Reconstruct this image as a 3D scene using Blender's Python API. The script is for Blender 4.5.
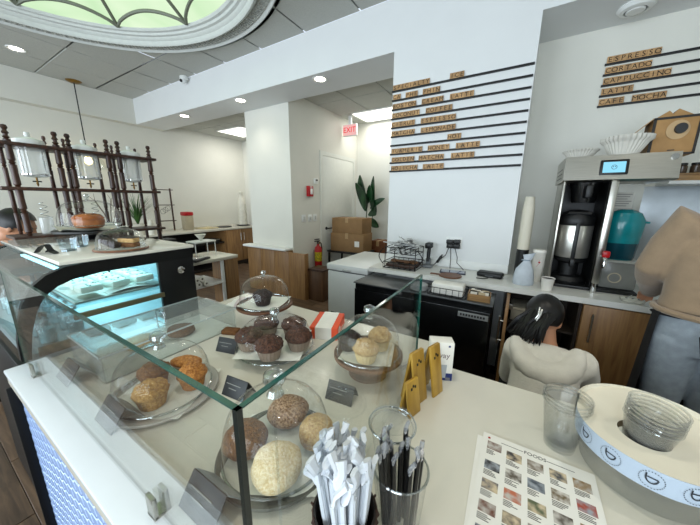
import bpy, bmesh, math, random
from mathutils import Vector, Matrix
random.seed(7)
PI = math.pi
C = bpy.context.scene.collection
for o in list(bpy.data.objects):
    bpy.data.objects.remove(o)
sc = bpy.context.scene

# ---------------------------------------------------------------- camera
def make_camera():
    pt, yw, rl = 0.2190, 0.5416, 0.0082
    cp, sp, cy, sy = math.cos(pt), math.sin(pt), math.cos(yw), math.sin(yw)
    fwd = Vector((-sy * cp, cy * cp, -sp)); right = Vector((cy, sy, 0)); up = right.cross(fwd)
    r2 = right * math.cos(rl) + up * math.sin(rl); u2 = -right * math.sin(rl) + up * math.cos(rl)
    cam = bpy.data.cameras.new('camera'); co = bpy.data.objects.new('camera', cam); C.objects.link(co)
    m = Matrix((r2, u2, -fwd)).transposed().to_4x4(); m.translation = (0, 0, 1.55)
    co.matrix_world = m
    cam.sensor_width = 36; cam.lens = 277 / 700 * 36; cam.clip_start = .02
    sc.camera = co
make_camera()

# ---------------------------------------------------------------- world, large lights, exposure
sc.view_settings.view_transform = 'Standard'; sc.view_settings.look = 'None'
sc.view_settings.gamma = 1; sc.view_settings.use_curve_mapping = False
sc.view_settings.exposure = 0.2
w = bpy.data.worlds.new('world'); sc.world = w; w.use_nodes = True
w.node_tree.nodes['Background'].inputs[0].default_value = (.78, .87, 1, 1)
w.node_tree.nodes['Background'].inputs[1].default_value = 1.0
def area(name, loc, rot, sx, sy, power, col=(1, 1, 1)):
    l = bpy.data.lights.new(name, 'AREA'); l.shape = 'RECTANGLE'; l.size = sx; l.size_y = sy
    l.energy = power; l.color = col
    o = bpy.data.objects.new(name, l); C.objects.link(o); o.location = loc; o.rotation_euler = rot
    return o
# daylight through the shop windows in the front wall (behind the viewer)
for x in (-4.9, -2.2, .5):
    area('window_daylight', (x, -3.17, 1.72), (PI / 2, 0, 0), 2.2, 2.2, 96, (.80, .91, 1))

# ---------------------------------------------------------------- materials
def lin(h):
    if isinstance(h, str):
        h = [int(h[i:i + 2], 16) / 255 for i in (0, 2, 4)]
        return tuple((c / 12.92 if c <= .04045 else ((c + .055) / 1.055) ** 2.4) for c in h)
    return tuple(h)
MATS = {}
def mat(name, col, rough=.5, metal=0, var=.06, scale=14, bump=0, bscale=60, emit=0, coat=0, trans=0, stretch=(1, 1, 1), col2=None, ior=1.45, dark=None, sheen=0):
    """procedural principled material: base colour broken by noise, optional bump"""
    if name in MATS: return MATS[name]
    m = bpy.data.materials.new(name); m.use_nodes = True; MATS[name] = m
    nt = m.node_tree; n = nt.nodes; L = nt.links; b = n['Principled BSDF']
    c = lin(col)
    tc = n.new('ShaderNodeTexCoord'); mp = n.new('ShaderNodeMapping'); mp.inputs['Scale'].default_value = stretch
    L.new(tc.outputs['Object'], mp.inputs['Vector'])
    nz = n.new('ShaderNodeTexNoise'); nz.inputs['Scale'].default_value = scale; nz.inputs['Detail'].default_value = 4
    L.new(mp.outputs[0], nz.inputs['Vector'])
    cr = n.new('ShaderNodeValToRGB')
    c2 = lin(col2) if col2 else tuple(min(1, x * (1 + var)) for x in c)
    c1 = c if col2 else tuple(x * (1 - var) for x in c)
    cr.color_ramp.elements[0].position = .35; cr.color_ramp.elements[1].position = .65
    cr.color_ramp.elements[0].color = (*c1, 1); cr.color_ramp.elements[1].color = (*c2, 1)
    L.new(nz.outputs['Fac'], cr.inputs['Fac']); L.new(cr.outputs['Color'], b.inputs['Base Color'])
    b.inputs['Roughness'].default_value = rough; b.inputs['Metallic'].default_value = metal
    b.inputs['IOR'].default_value = ior
    if coat: b.inputs['Coat Weight'].default_value = coat; b.inputs['Coat Roughness'].default_value = .08
    if trans: b.inputs['Transmission Weight'].default_value = trans
    if sheen: b.inputs['Sheen Weight'].default_value = sheen
    if bump:
        nb = n.new('ShaderNodeTexNoise'); nb.inputs['Scale'].default_value = bscale; nb.inputs['Detail'].default_value = 5
        L.new(mp.outputs[0], nb.inputs['Vector'])
        bp = n.new('ShaderNodeBump'); bp.inputs['Strength'].default_value = bump; bp.inputs['Distance'].default_value = .01
        L.new(nb.outputs['Fac'], bp.inputs['Height']); L.new(bp.outputs[0], b.inputs['Normal'])
    if emit:
        b.inputs['Emission Color'].default_value = (*c, 1); b.inputs['Emission Strength'].default_value = emit
    return m
def wood(name, a, b_, axis=0, scale=3.0, rough=.45, dens=18, coat=0):
    if name in MATS: return MATS[name]
    m = bpy.data.materials.new(name); m.use_nodes = True; MATS[name] = m
    nt = m.node_tree; n = nt.nodes; L = nt.links; p = n['Principled BSDF']
    tc = n.new('ShaderNodeTexCoord'); mp = n.new('ShaderNodeMapping')
    s = [dens] * 3; s[axis] = 1.2; mp.inputs['Scale'].default_value = s
    oi = n.new('ShaderNodeObjectInfo'); ad = n.new('ShaderNodeVectorMath'); ad.operation = 'ADD'
    sc_ = n.new('ShaderNodeVectorMath'); sc_.operation = 'SCALE'; sc_.inputs['Scale'].default_value = 9
    cb = n.new('ShaderNodeCombineXYZ'); 
    for i in range(3): L.new(oi.outputs['Random'], cb.inputs[i])
    L.new(cb.outputs[0], sc_.inputs[0]); L.new(tc.outputs['Object'], ad.inputs[0]); L.new(sc_.outputs[0], ad.inputs[1])
    L.new(ad.outputs[0], mp.inputs['Vector'])
    nz = n.new('ShaderNodeTexNoise'); nz.inputs['Scale'].default_value = scale; nz.inputs['Detail'].default_value = 6; nz.inputs['Distortion'].default_value = .6
    L.new(mp.outputs[0], nz.inputs['Vector'])
    cr = n.new('ShaderNodeValToRGB'); e = cr.color_ramp.elements
    e[0].position = .3; e[1].position = .7; e[0].color = (*lin(a), 1); e[1].color = (*lin(b_), 1)
    L.new(nz.outputs['Fac'], cr.inputs['Fac'])
    hs = n.new('ShaderNodeHueSaturation'); mr = n.new('ShaderNodeMapRange'); mr.inputs['To Min'].default_value = .82; mr.inputs['To Max'].default_value = 1.18
    L.new(oi.outputs['Random'], mr.inputs['Value']); L.new(mr.outputs[0], hs.inputs['Value']); L.new(cr.outputs[0], hs.inputs['Color'])
    L.new(hs.outputs[0], p.inputs['Base Color']); p.inputs['Roughness'].default_value = rough
    bp = n.new('ShaderNodeBump'); bp.inputs['Strength'].default_value = .15; bp.inputs['Distance'].default_value = .004
    L.new(nz.outputs['Fac'], bp.inputs['Height']); L.new(bp.outputs[0], p.inputs['Normal'])
    if coat: p.inputs['Coat Weight'].default_value = coat
    return m
def glass(name, tint=(.97, .99, .98), f0=.05, rough=.02, dens=0.0, dcol=(.9, .95, .95)):
    """thin clear sheet: see-through with Schlick reflections, the same from both faces"""
    if name in MATS: return MATS[name]
    m = bpy.data.materials.new(name); m.use_nodes = True; MATS[name] = m
    nt = m.node_tree; n = nt.nodes; L = nt.links; n.remove(n['Principled BSDF']); out = n['Material Output']
    lw = n.new('ShaderNodeLayerWeight'); pw = n.new('ShaderNodeMath'); pw.operation = 'POWER'; pw.inputs[1].default_value = 4
    L.new(lw.outputs['Facing'], pw.inputs[0])
    ma = n.new('ShaderNodeMath'); ma.operation = 'MULTIPLY_ADD'; ma.inputs[1].default_value = .8 - f0; ma.inputs[2].default_value = f0
    L.new(pw.outputs[0], ma.inputs[0])
    nz = n.new('ShaderNodeTexNoise'); nz.inputs['Scale'].default_value = 6
    cr = n.new('ShaderNodeValToRGB'); cr.color_ramp.elements[0].color = (*[t * .985 for t in tint], 1); cr.color_ramp.elements[1].color = (*tint, 1)
    L.new(nz.outputs['Fac'], cr.inputs['Fac'])
    tr = n.new('ShaderNodeBsdfTransparent'); L.new(cr.outputs[0], tr.inputs['Color'])
    gl = n.new('ShaderNodeBsdfGlossy'); gl.inputs['Roughness'].default_value = rough
    mx = n.new('ShaderNodeMixShader'); L.new(ma.outputs[0], mx.inputs[0]); L.new(tr.outputs[0], mx.inputs[1]); L.new(gl.outputs[0], mx.inputs[2])
    last = mx
    if dens:
        df = n.new('ShaderNodeBsdfDiffuse'); df.inputs['Color'].default_value = (*dcol, 1)
        m2 = n.new('ShaderNodeMixShader'); m2.inputs[0].default_value = dens
        L.new(mx.outputs[0], m2.inputs[1]); L.new(df.outputs[0], m2.inputs[2]); last = m2
    L.new(last.outputs[0], out.inputs['Surface'])
    return m
def emis(name, col, strength, col2=None, scale=1.2):
    if name in MATS: return MATS[name]
    m = bpy.data.materials.new(name); m.use_nodes = True; MATS[name] = m
    nt = m.node_tree; n = nt.nodes; L = nt.links; n.remove(n['Principled BSDF']); out = n['Material Output']
    e = n.new('ShaderNodeEmission'); e.inputs['Strength'].default_value = strength
    tc = n.new('ShaderNodeTexCoord'); nz = n.new('ShaderNodeTexNoise'); nz.inputs['Scale'].default_value = scale; nz.inputs['Distortion'].default_value = 2
    L.new(tc.outputs['Object'], nz.inputs['Vector'])
    cr = n.new('ShaderNodeValToRGB'); cr.color_ramp.elements[0].position = .35; cr.color_ramp.elements[1].position = .65
    cr.color_ramp.elements[0].color = (*lin(col), 1); cr.color_ramp.elements[1].color = (*lin(col2 or col), 1)
    L.new(nz.outputs['Fac'], cr.inputs['Fac']); L.new(cr.outputs[0], e.inputs['Color']); L.new(e.outputs[0], out.inputs['Surface'])
    return m

# ---------------------------------------------------------------- geometry builder
class G:
    def __init__(s): s.bm = bmesh.new()
    def _merge(s, b2, M=None):
        if M is not None: bmesh.ops.transform(b2, matrix=M, verts=b2.verts)
        me = bpy.data.meshes.new('tmp'); b2.to_mesh(me); b2.free(); s.bm.from_mesh(me); bpy.data.meshes.remove(me)
    def box(s, x0, x1, y0, y1, z0, z1, bev=0, M=None, seg=2):
        b = bmesh.new(); bmesh.ops.create_cube(b, size=1)
        bmesh.ops.transform(b, matrix=Matrix.Translation(((x0 + x1) / 2, (y0 + y1) / 2, (z0 + z1) / 2)) @ Matrix.Diagonal((abs(x1 - x0), abs(y1 - y0), abs(z1 - z0), 1)), verts=b.verts)
        if bev: bmesh.ops.bevel(b, geom=b.edges[:], offset=bev, segments=seg, profile=.5, affect='EDGES')
        s._merge(b, M); return s
    def lathe(s, prof, seg=28, c=(0, 0, 0), M=None, a0=0, a1=2 * PI, wob=None):
        b = bmesh.new(); full = abs(a1 - a0 - 2 * PI) < 1e-6; n = seg if full else seg + 1
        rings = []
        for r, z in prof:
            if r < 1e-6: rings.append([b.verts.new((0, 0, z))])
            else:
                rings.append([b.verts.new((r * (wob(k, n, z) if wob else 1) * math.cos(a0 + (a1 - a0) * k / seg), r * (wob(k, n, z) if wob else 1) * math.sin(a0 + (a1 - a0) * k / seg), z)) for k in range(n)])
        for A, B_ in zip(rings, rings[1:]):
            for k in range(seg):
                k2 = (k + 1) % n
                if len(A) == 1 and len(B_) == 1: continue
                if len(A) == 1: b.faces.new((A[0], B_[k2], B_[k]))
                elif len(B_) == 1: b.faces.new((A[k], A[k2], B_[0]))
                else: b.faces.new((A[k], A[k2], B_[k2], B_[k]))
        s._merge(b, Matrix.Translation(c) @ M if M is not None else Matrix.Translation(c)); return s
    def cyl(s, p, r, h, seg=20, r2=None, bev=0):
        r2 = r if r2 is None else r2
        if bev: pr = [(0, 0), (r - bev, 0), (r, bev), (r2, h - bev), (r2 - bev, h), (0, h)]
        else: pr = [(0, 0), (r, 0), (r2, h), (0, h)]
        return s.lathe(pr, seg, p)
    def tube(s, pts, r, seg=8, cap=True, flat=1.0):
        pts = [Vector(p) for p in pts]; n = len(pts); rs = r if isinstance(r, (list, tuple)) else [r] * n
        b = bmesh.new(); rings = []; prev = None
        for i, p in enumerate(pts):
            t = (pts[min(i + 1, n - 1)] - pts[max(i - 1, 0)])
            if t.length < 1e-9: t = Vector((0, 0, 1))
            t.normalize()
            if prev is None:
                a = Vector((0, 0, 1)) if abs(t.z) < .9 else Vector((1, 0, 0)); u = t.cross(a).normalized()
            else:
                u = (prev - t * prev.dot(t)); u = u.normalized() if u.length > 1e-6 else t.orthogonal().normalized()
            v = t.cross(u); prev = u
            rings.append([b.verts.new(p + u * rs[i] * math.cos(2 * PI * k / seg) + v * rs[i] * flat * math.sin(2 * PI * k / seg)) for k in range(seg)])
        for A, B_ in zip(rings, rings[1:]):
            for k in range(seg): b.faces.new((A[k], A[(k + 1) % seg], B_[(k + 1) % seg], B_[k]))
        if cap:
            b.faces.new(rings[0][::-1]); b.faces.new(rings[-1])
        s._merge(b); return s
    def loft(s, secs, seg=24):
        """secs: (centre, half-width vector, half-depth vector)"""
        b = bmesh.new(); rings = []
        for c, u, v in secs:
            c, u, v = Vector(c), Vector(u), Vector(v)
            rings.append([b.verts.new(c + u * math.cos(2 * PI * k / seg) + v * math.sin(2 * PI * k / seg)) for k in range(seg)])
        for A, B_ in zip(rings, rings[1:]):
            for k in range(seg): b.faces.new((A[k], A[(k + 1) % seg], B_[(k + 1) % seg], B_[k]))
        b.faces.new(rings[0][::-1]); b.faces.new(rings[-1]); s._merge(b); return s
    def prism(s, poly, a, b_, axis='Z', M=None):
        f = {'Z': lambda p, h: (p[0], p[1], h), 'Y': lambda p, h: (p[0], h, p[1]), 'X': lambda p, h: (h, p[0], p[1])}[axis]
        b = bmesh.new(); A = [b.verts.new(f(p, a)) for p in poly]; B_ = [b.verts.new(f(p, b_)) for p in poly]; n = len(poly)
        b.faces.new(A[::-1]); b.faces.new(B_)
        for k in range(n): b.faces.new((A[k], A[(k + 1) % n], B_[(k + 1) % n], B_[k]))
        bmesh.ops.recalc_face_normals(b, faces=b.faces); s._merge(b, M); return s
    def ball(s, c, r, u=16, v=10, jit=0):
        b = bmesh.new(); bmesh.ops.create_uvsphere(b, u_segments=u, v_segments=v, radius=1)
        r = r if isinstance(r, (list, tuple)) else (r, r, r)
        if jit:
            for q in b.verts: q.co *= 1 + random.uniform(-jit, jit)
        s._merge(b, Matrix.Translation(c) @ Matrix.Diagonal((*r, 1))); return s
    def poly(s, *pts):
        s.bm.faces.new([s.bm.verts.new(p) for p in pts]); return s
    def grid(s, fn, nu, nv):
        V = [[s.bm.verts.new(fn(i / nu, j / nv)) for j in range(nv + 1)] for i in range(nu + 1)]
        for i in range(nu):
            for j in range(nv): s.bm.faces.new((V[i][j], V[i + 1][j], V[i + 1][j + 1], V[i][j + 1]))
        return s
    def xf(s, M): bmesh.ops.transform(s.bm, matrix=M, verts=s.bm.verts); return s
    def mesh(s, name, smooth=True, ang=None):
        ang = ang or getattr(s, 'ang', .6)
        bmesh.ops.recalc_face_normals(s.bm, faces=s.bm.faces)
        if smooth:
            for f in s.bm.faces: f.smooth = True
            for e in s.bm.edges:
                if len(e.link_faces) == 2 and e.calc_face_angle(0) > ang: e.smooth = False
        me = bpy.data.meshes.new(name); s.bm.to_mesh(me); s.bm.free(); return me
def fuse(g, voxel=.012, it=6, fac=.5):
    """union of overlapping closed shells as ONE continuous skin"""
    me = bpy.data.meshes.new('t'); g.bm.to_mesh(me); g.bm.free()
    o = bpy.data.objects.new('t', me); C.objects.link(o)
    m = o.modifiers.new('r', 'REMESH'); m.mode = 'VOXEL'; m.voxel_size = voxel
    m = o.modifiers.new('s', 'SMOOTH'); m.iterations = it; m.factor = fac
    dg = bpy.context.evaluated_depsgraph_get(); me2 = bpy.data.meshes.new_from_object(o.evaluated_get(dg))
    bpy.data.objects.remove(o); bpy.data.meshes.remove(me)
    for p in me2.polygons: p.use_smooth = True
    return me2
def tag(o, label=None, cat=None, group=None, kind=None):
    if label: o['label'] = label
    if cat: o['category'] = cat
    if group: o['group'] = group
    if kind: o['kind'] = kind
    return o
def P(name, g, m, parent=None, loc=None, rot=None, smooth=True, label=None, kind=None):
    me = g.mesh(name, smooth) if isinstance(g, G) else g
    if not me.materials: me.materials.append(m)
    o = bpy.data.objects.new(name, me); C.objects.link(o)
    if parent: o.parent = parent
    if loc: o.location = loc
    if rot: o.rotation_euler = rot
    return tag(o, label=label, kind=kind)
def T(name, label, cat, loc=(0, 0, 0), rz=0, group=None, kind=None, rot=None):
    o = bpy.data.objects.new(name, None); C.objects.link(o); o.location = loc; o.rotation_euler = rot or (0, 0, rz)
    o.empty_display_size = .05
    return tag(o, label, cat, group, kind)
def S(name, g, m, label, cat, **k):
    return tag(P(name, g, m, smooth=k.pop('smooth', True), **k), label, cat, kind='structure')
def dup(root, loc, rz=0, label=None, parent=None):
    c = root.copy(); C.objects.link(c); c.location = loc; c.rotation_euler = (0, 0, rz)
    if label: c['label'] = label
    for ch in root.children:
        d = ch.copy(); C.objects.link(d); d.parent = c
        for g2 in ch.children:
            e = g2.copy(); C.objects.link(e); e.parent = d
    return c
FONT = {}
def text_mesh(s, size=1.0, ext=.0):
    k = (s, size, ext)
    if k in FONT: return FONT[k]
    cu = bpy.data.curves.new('txt', 'FONT'); cu.body = s; cu.size = size; cu.extrude = ext; cu.align_x = 'CENTER'; cu.align_y = 'CENTER'; cu.resolution_u = 3
    o = bpy.data.objects.new('txt', cu); C.objects.link(o); dg = bpy.context.evaluated_depsgraph_get()
    me = bpy.data.meshes.new_from_object(o.evaluated_get(dg)); bpy.data.objects.remove(o)
    FONT[k] = me; return me

# ================================================================ the setting
WALL = mat('wall_paint', 'dad9d0', .75, var=.015, scale=3, bump=.05, bscale=180)
WHITE = mat('white_paint', 'e4e6e4', .5, var=.01)
CEILM = mat('ceiling_tile_fibre', 'b9bab4', .95, var=.05, scale=90, bump=.25, bscale=220)
GRID = mat('ceiling_grid_metal', '8b8c88', .6)
PLASTER = mat('moulded_plaster', 'cdd0cc', .6, var=.03, scale=20)
BLACK = mat('black_plastic', '101112', .45)
BLACKM = mat('black_metal', '0e0f10', .38, metal=.3)
STEEL = mat('brushed_steel', 'b4b2aa', .28, metal=1, var=.08, scale=8, stretch=(1, 1, 40))
CHROME = mat('chrome', 'd0d0d0', .12, metal=1)
OAK = wood('oak_veneer', '7a5836', '9c7548', axis=2, dens=16, rough=.45)
FLOORW = wood('floor_plank_wood', '3a2c22', '6e5743', axis=0, dens=12, rough=.4)
QUARTZ = mat('white_quartz', 'd2cec0', .22, var=.025, scale=7, coat=.2)

floor = S('floor', G().box(-6.6, 2.6, -3.2, 5.3, -.08, -.012), mat('subfloor', '2a221c', .8), 'dark brown wood plank floor of the cafe', 'floor')
pm = G().box(0, 1.394, 0, .1785, -.012, 0, .002, seg=1).mesh('floor_plank')
pm.materials.append(FLOORW)
for r in range(37):
    y = -1.32 + r * .18; x = -6.6 - (r * .53) % 1.4
    while x < 1.3:
        if x > -6.75 and not (y > 3.3 and x > -1.3) and not (y > 2.3 and x > -.6) and not (y > .1 and y < .75 and x > -1.3):
            P('floor_plank', pm, None, floor, (max(x, -6.6), y, 0))
        x += 1.4
S('wall_left', G().box(-6.75, -6.6, -3.2, 5.45, -.08, 3.5), WALL, 'plain off-white side wall behind the turned wood shelf', 'wall')
S('wall_back', G().box(-6.6, 2.6, 5.3, 5.45, -.08, 3.5), WALL, 'off-white end wall behind the rubber plant', 'wall')
S('wall_right', G().box(2.6, 2.75, -3.2, 5.45, -.08, 3.5), WALL, 'off-white wall past the coffee brewer end of the counter', 'wall')
wf = G()
wf.box(-6.75, 2.75, -3.35, -3.2, -.08, .6).box(-6.75, 2.75, -3.35, -3.2, 2.85, 3.5)
for a, b in ((-6.75, -6.05), (-3.75, -3.35), (-1.05, -.65), (1.65, 2.75)): wf.box(a, b, -3.35, -3.2, .6, 2.85)
S('wall_front', wf, WALL, 'street-side wall with three large shop windows', 'wall')
S('wall_menu', G().prism([(-6.43, 2.934), (-1.2, 2.934), (-1.2, 0), (-.03, 0), (-.03, 2.934), (2.6, 2.934), (2.6, 3.37), (-6.43, 3.37)], 2.78, 3.3, 'Y'), mat('daylight_tinted_white', 'dfe1e1', .7, var=.012, scale=3, bump=.05, bscale=180), 'white pier and overhead beam carrying the long menu rails', 'wall')  # white kept cooler than wall_paint, bluish daylight put into its colour
S('wall_recess', G().box(-.03, 2.6, 3.3, 3.4, 0, 2.934), WALL, 'off-white recessed wall behind the coffee brewer', 'wall')
S('wall_column', G().box(-4.0, -3.05, 3.3, 5.3, 0, 3.3), WALL, 'white column block with the door and fire alarm on its side', 'wall')
S('wall_passage', G().box(-1.2, -.03, 3.3, 5.3, 0, 3.3), WALL, 'wall of the passage behind the menu pier', 'wall')
S('trim_1', G().box(-6.6, -6.43, -3.2, 3.3, 2.934, 3.5), WALL, 'white boxed beam along the top of the side wall', 'beam')
S('trim_2', G().box(-1.19, -.03, 2.765, 2.782, .925, 1.0, .003), WHITE, 'low white backsplash strip under the menu pier', 'trim')

# ceiling: slab above, tiles one by one below it, round skylight cut out
DC = (-3.08, .58)
ceil = S('ceiling', G().box(-6.43, DC[0] - 1.75, -3.2, 2.78, 3.4, 3.46).box(DC[0] + 1.75, 2.6, -3.2, 2.78, 3.4, 3.46).box(DC[0] - 1.75, DC[0] + 1.75, -3.2, DC[1] - 1.75, 3.4, 3.46).box(DC[0] - 1.75, DC[0] + 1.75, DC[1] + 1.75, 2.78, 3.4, 3.46)
         .box(-6.6, -4.0, 3.3, 5.3, 3.1, 3.2).box(-3.05, -1.2, 3.3, 5.3, 3.1, 3.2), GRID, 'suspended ceiling of grey mineral tiles in a metal grid', 'ceiling', smooth=False)
full = G().box(.008, .692, .008, .692, -.028, 0, .004, seg=1).mesh('ceiling_tile'); full.materials.append(CEILM)
x = -6.47
while x < 2.5:
    y = -2.67
    while y < 2.75:
        x1, y1 = min(x + .7, 2.6), min(y + .7, 2.78)
        ds = [math.hypot(a - DC[0], b - DC[1]) for a in (x, x1) for b in (y, y1)]
        near = math.hypot(max(x - DC[0], 0, DC[0] - x1), max(y - DC[1], 0, DC[1] - y1))
        if max(ds) < 1.75: pass
        elif near > 1.75 and x1 - x > .69 and y1 - y > .69: P('ceiling_tile', full, None, ceil, (x, y, 3.398))
        else:
            g = G(); N = 14
            for i in range(N):
                for j in range(N):
                    a, b = x + .008 + (x1 - x - .016) * i / N, y + .008 + (y1 - y - .016) * j / N
                    a2, b2 = x + .008 + (x1 - x - .016) * (i + 1) / N, y + .008 + (y1 - y - .016) * (j + 1) / N
                    if math.hypot((a + a2) / 2 - DC[0], (b + b2) / 2 - DC[1]) > 1.75: g.poly((a, b, 3.37), (a, b2, 3.37), (a2, b2, 3.37), (a2, b, 3.37))
            bmesh.ops.remove_doubles(g.bm, verts=g.bm.verts, dist=1e-4)
            if g.bm.faces: P('ceiling_tile', g, CEILM, ceil)
            else: g.bm.free()
        y += .7
    x += .7
for (xa, xb) in ((-6.6, -4.0), (-3.05, -1.2)):
    n = 4 if xa < -4 else 3; wx = (xb - xa) / n
    tm = G().box(.008, wx - .008, .008, .66, -.028, 0, .004, seg=1).mesh('ceiling_tile'); tm.materials.append(CEILM)
    for i in range(n):
        for j in range(3): P('ceiling_tile', tm, None, ceil, (xa + i * wx, 3.3 + j * .667, 3.099))

# round skylight
sky = T('skylight', 'round domed skylight of backlit pale green glass in moulded plaster ring', 'skylight', (DC[0], DC[1], 3.37))
ring = [(1.885, .0), (1.885, -.02), (1.87, -.03), (1.855, -.02), (1.845, -.008), (1.735, -.008), (1.725, -.03), (1.70, -.042), (1.685, -.03), (1.675, .0), (1.655, .012), (1.645, .03), (1.62, .036), (1.61, .055), (1.585, .06), (1.57, .08), (1.565, .2), (1.93, .2), (1.93, 0)]
P('plaster_ring', G().lathe(ring + [ring[0]], 96), PLASTER, sky)
g = G()
for k in range(150):
    a = 2 * PI * k / 150; M = Matrix.Rotation(a, 4, 'Z')
    g.box(1.745, 1.753, -.03, .03, -.015, -.008, M=M); g.box(1.828, 1.836, -.03, .03, -.015, -.008, M=M)
    g.box(1.753, 1.81, -.032, -.024, -.015, -.008, M=M); g.box(1.768, 1.776, -.008, .02, -.015, -.008, M=M); g.box(1.768, 1.828, .012, .02, -.015, -.008, M=M); g.box(1.795, 1.803, -.018, .002, -.015, -.008, M=M)
P('fretwork_band', g, mat('fretwork_plaster', 'a9aba6', .7), sky, smooth=False, kind='stuff')
SKG = emis('skylight_glass', 'e0f4d2', .95, 'c8e8bc', 1.1)
RIB = mat('skylight_rib', '6e7264', .5)
def dz(r): return .085 + .45 * (1 - (r / 1.57) ** 2)
th0 = math.radians(12)
for k in range(12):
    a = th0 + k * PI / 6
    g = G(); g.grid(lambda u, v, a=a: ((.06 + 1.515 * u) * math.cos(a + v * PI / 6), (.06 + 1.515 * u) * math.sin(a + v * PI / 6), dz(.06 + 1.515 * u)), 8, 4)
    P('glass_pane', g, SKG, sky)
    g = G(); g.tube([(r * math.cos(a), r * math.sin(a), dz(r) - .012) for r in [.05 + 1.515 * i / 10 for i in range(11)]], .019, 6)
    P('rib', g, RIB, sky)
    for (h, rr) in ((.15, .017), ):
        g = G(); pts = []
        for i in range(15):
            t = i / 14; r = 1.56 - h * math.sin(PI * t) ** .7; b = a + t * PI / 6
            pts.append((r * math.cos(b), r * math.sin(b), dz(r) - .014))
        g.tube(pts, rr, 6); P('rib_arch', g, RIB, sky)
P('hub', G().cyl((0, 0, dz(0) - .05), .09, .05), RIB, sky)
P('light_box', G().lathe([(1.6, .2), (1.65, .75), (0, .75)], 48), WHITE, sky)

# recessed ceiling lights
def downlight(loc, label, power=22):
    t = T('downlight', label, 'downlight', loc, group='round recessed downlights')
    P('trim_ring', G().lathe([(.062, -.002), (.085, -.008), (.09, 0), (.06, 0), (.062, -.002)], 28), WHITE, t)
    P('lens', G().cyl((0, 0, -.003), .06, .002, 24), emis('lamp_glow', 'fff4de', 14), t)
    l = bpy.data.lights.new('downlight_lamp', 'SPOT'); l.energy = power * .55; l.spot_size = 2.2; l.spot_blend = .8; l.color = (1, .93, .8); l.shadow_soft_size = .06
    o = bpy.data.objects.new('downlight_lamp', l); C.objects.link(o); o.parent = t; o.location = (0, 0, -.02)
downlight((-5.06, 2.93, 2.933), 'round recessed downlight in the beam, farthest from the menu pier')
downlight((-3.59, 2.91, 2.933), 'round recessed downlight in the beam near the white column')
downlight((-2.18, 2.91, 2.933), 'round recessed downlight in the beam next to the menu pier')
downlight((-5.62, 1.22, 3.369), 'round recessed downlight in a ceiling tile by the pendant lamp')
for x, y, l in ((-.45, .55, 'added unseen downlight above the pastry counter'), (1.15, .9, 'added unseen downlight above the service aisle'), (-.45, -1.3, 'added unseen downlight above the customer side, nearer the skylight'), (1.3, -1.3, 'added unseen downlight above the customer side by the end wall')):  # four unseen downlights added overhead to warm and brighten the counter
    downlight((x, y, 3.369), l, 62)
def troffer(x0, x1, y0, y1, label, power):
    t = T('ceiling_panel_light', label, 'ceiling light', ((x0 + x1) / 2, (y0 + y1) / 2, 3.07)); hx, hy = (x1 - x0) / 2, (y1 - y0) / 2
    g = G(); g.box(-hx, hx, -hy, -hy + .03, -.012, .0).box(-hx, hx, hy - .03, hy, -.012, 0).box(-hx, -hx + .03, -hy, hy, -.012, 0).box(hx - .03, hx, -hy, hy, -.012, 0)
    P('frame', g, WHITE, t); P('diffuser', G().box(-hx + .03, hx - .03, -hy + .03, hy - .03, -.008, -.002), emis('troffer_glow', 'fffdf2', 2.2), t)
    a = area('panel_lamp', (0, 0, -.03), (0, 0, 0), hx * 1.8, hy * 1.8, power, (1, .98, .92)); a.parent = t
troffer(-6.1, -5.25, 4.2, 4.95, 'lit rectangular ceiling panel above the oak cabinets', 13)
troffer(-2.8, -1.9, 4.6, 5.25, 'lit rectangular ceiling panel above the passage and door', 9)

# door in the column block
d = T('door_1', 'plain white door with black handle beside the cardboard boxes', 'door', (-3.05, 4.1, 0), kind='structure')
DW = mat('door_paint', 'dbddd6', .5, var=.015)
P('door_frame', G().prism([(-.07, 0), (0, 0), (0, 2.32), (1.05, 2.32), (1.05, 0), (1.12, 0), (1.12, 2.39), (-.07, 2.39)], 0, .014, 'X'), DW, d)
P('door_leaf', G().box(.0, .008, .003, 1.047, .006, 2.317, .002), DW, d)
h = P('door_handle', G().lathe([(0, 0), (.028, 0), (.028, .01), (.012, .014), (.012, .05), (0, .05)], 16, M=Matrix.Rotation(PI / 2, 4, 'Y')).box(.045, .06, -.01, .11, -.011, .011, .004), BLACK, d, (.008, .09, 1.05))
S('trim_3', G().box(-4.08, -3.08, 3.14, 3.3, .765, .80, .006), WHITE, 'white ledge on the oak half wall at the column foot', 'ledge')
hw = T('trim_4', 'oak panelled half wall in front of the white column', 'half wall', (-4.04, 3.2, 0), kind='structure')
for i in range(4): P('panel', G().box(i * .325 + .002, (i + 1) * .325 - .002, 0, .03, 0, .745, .002), OAK, hw)
P('end_panel', G().box(1.28, 1.3, .03, .1, 0, .745, .003), OAK, hw)
P('core', G().box(.02, .98, .03, .099, 0, .764), OAK, hw)
S('baseboard_column', G().box(-3.05, -3.035, 3.56, 4.02, 0, .1, .003), WHITE, 'white baseboard under the fire extinguisher', 'baseboard')
S('baseboard_back', G().box(-3.02, -1.2, 5.285, 5.3, 0, .1, .003), WHITE, 'white baseboard behind the plant', 'baseboard')

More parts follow.
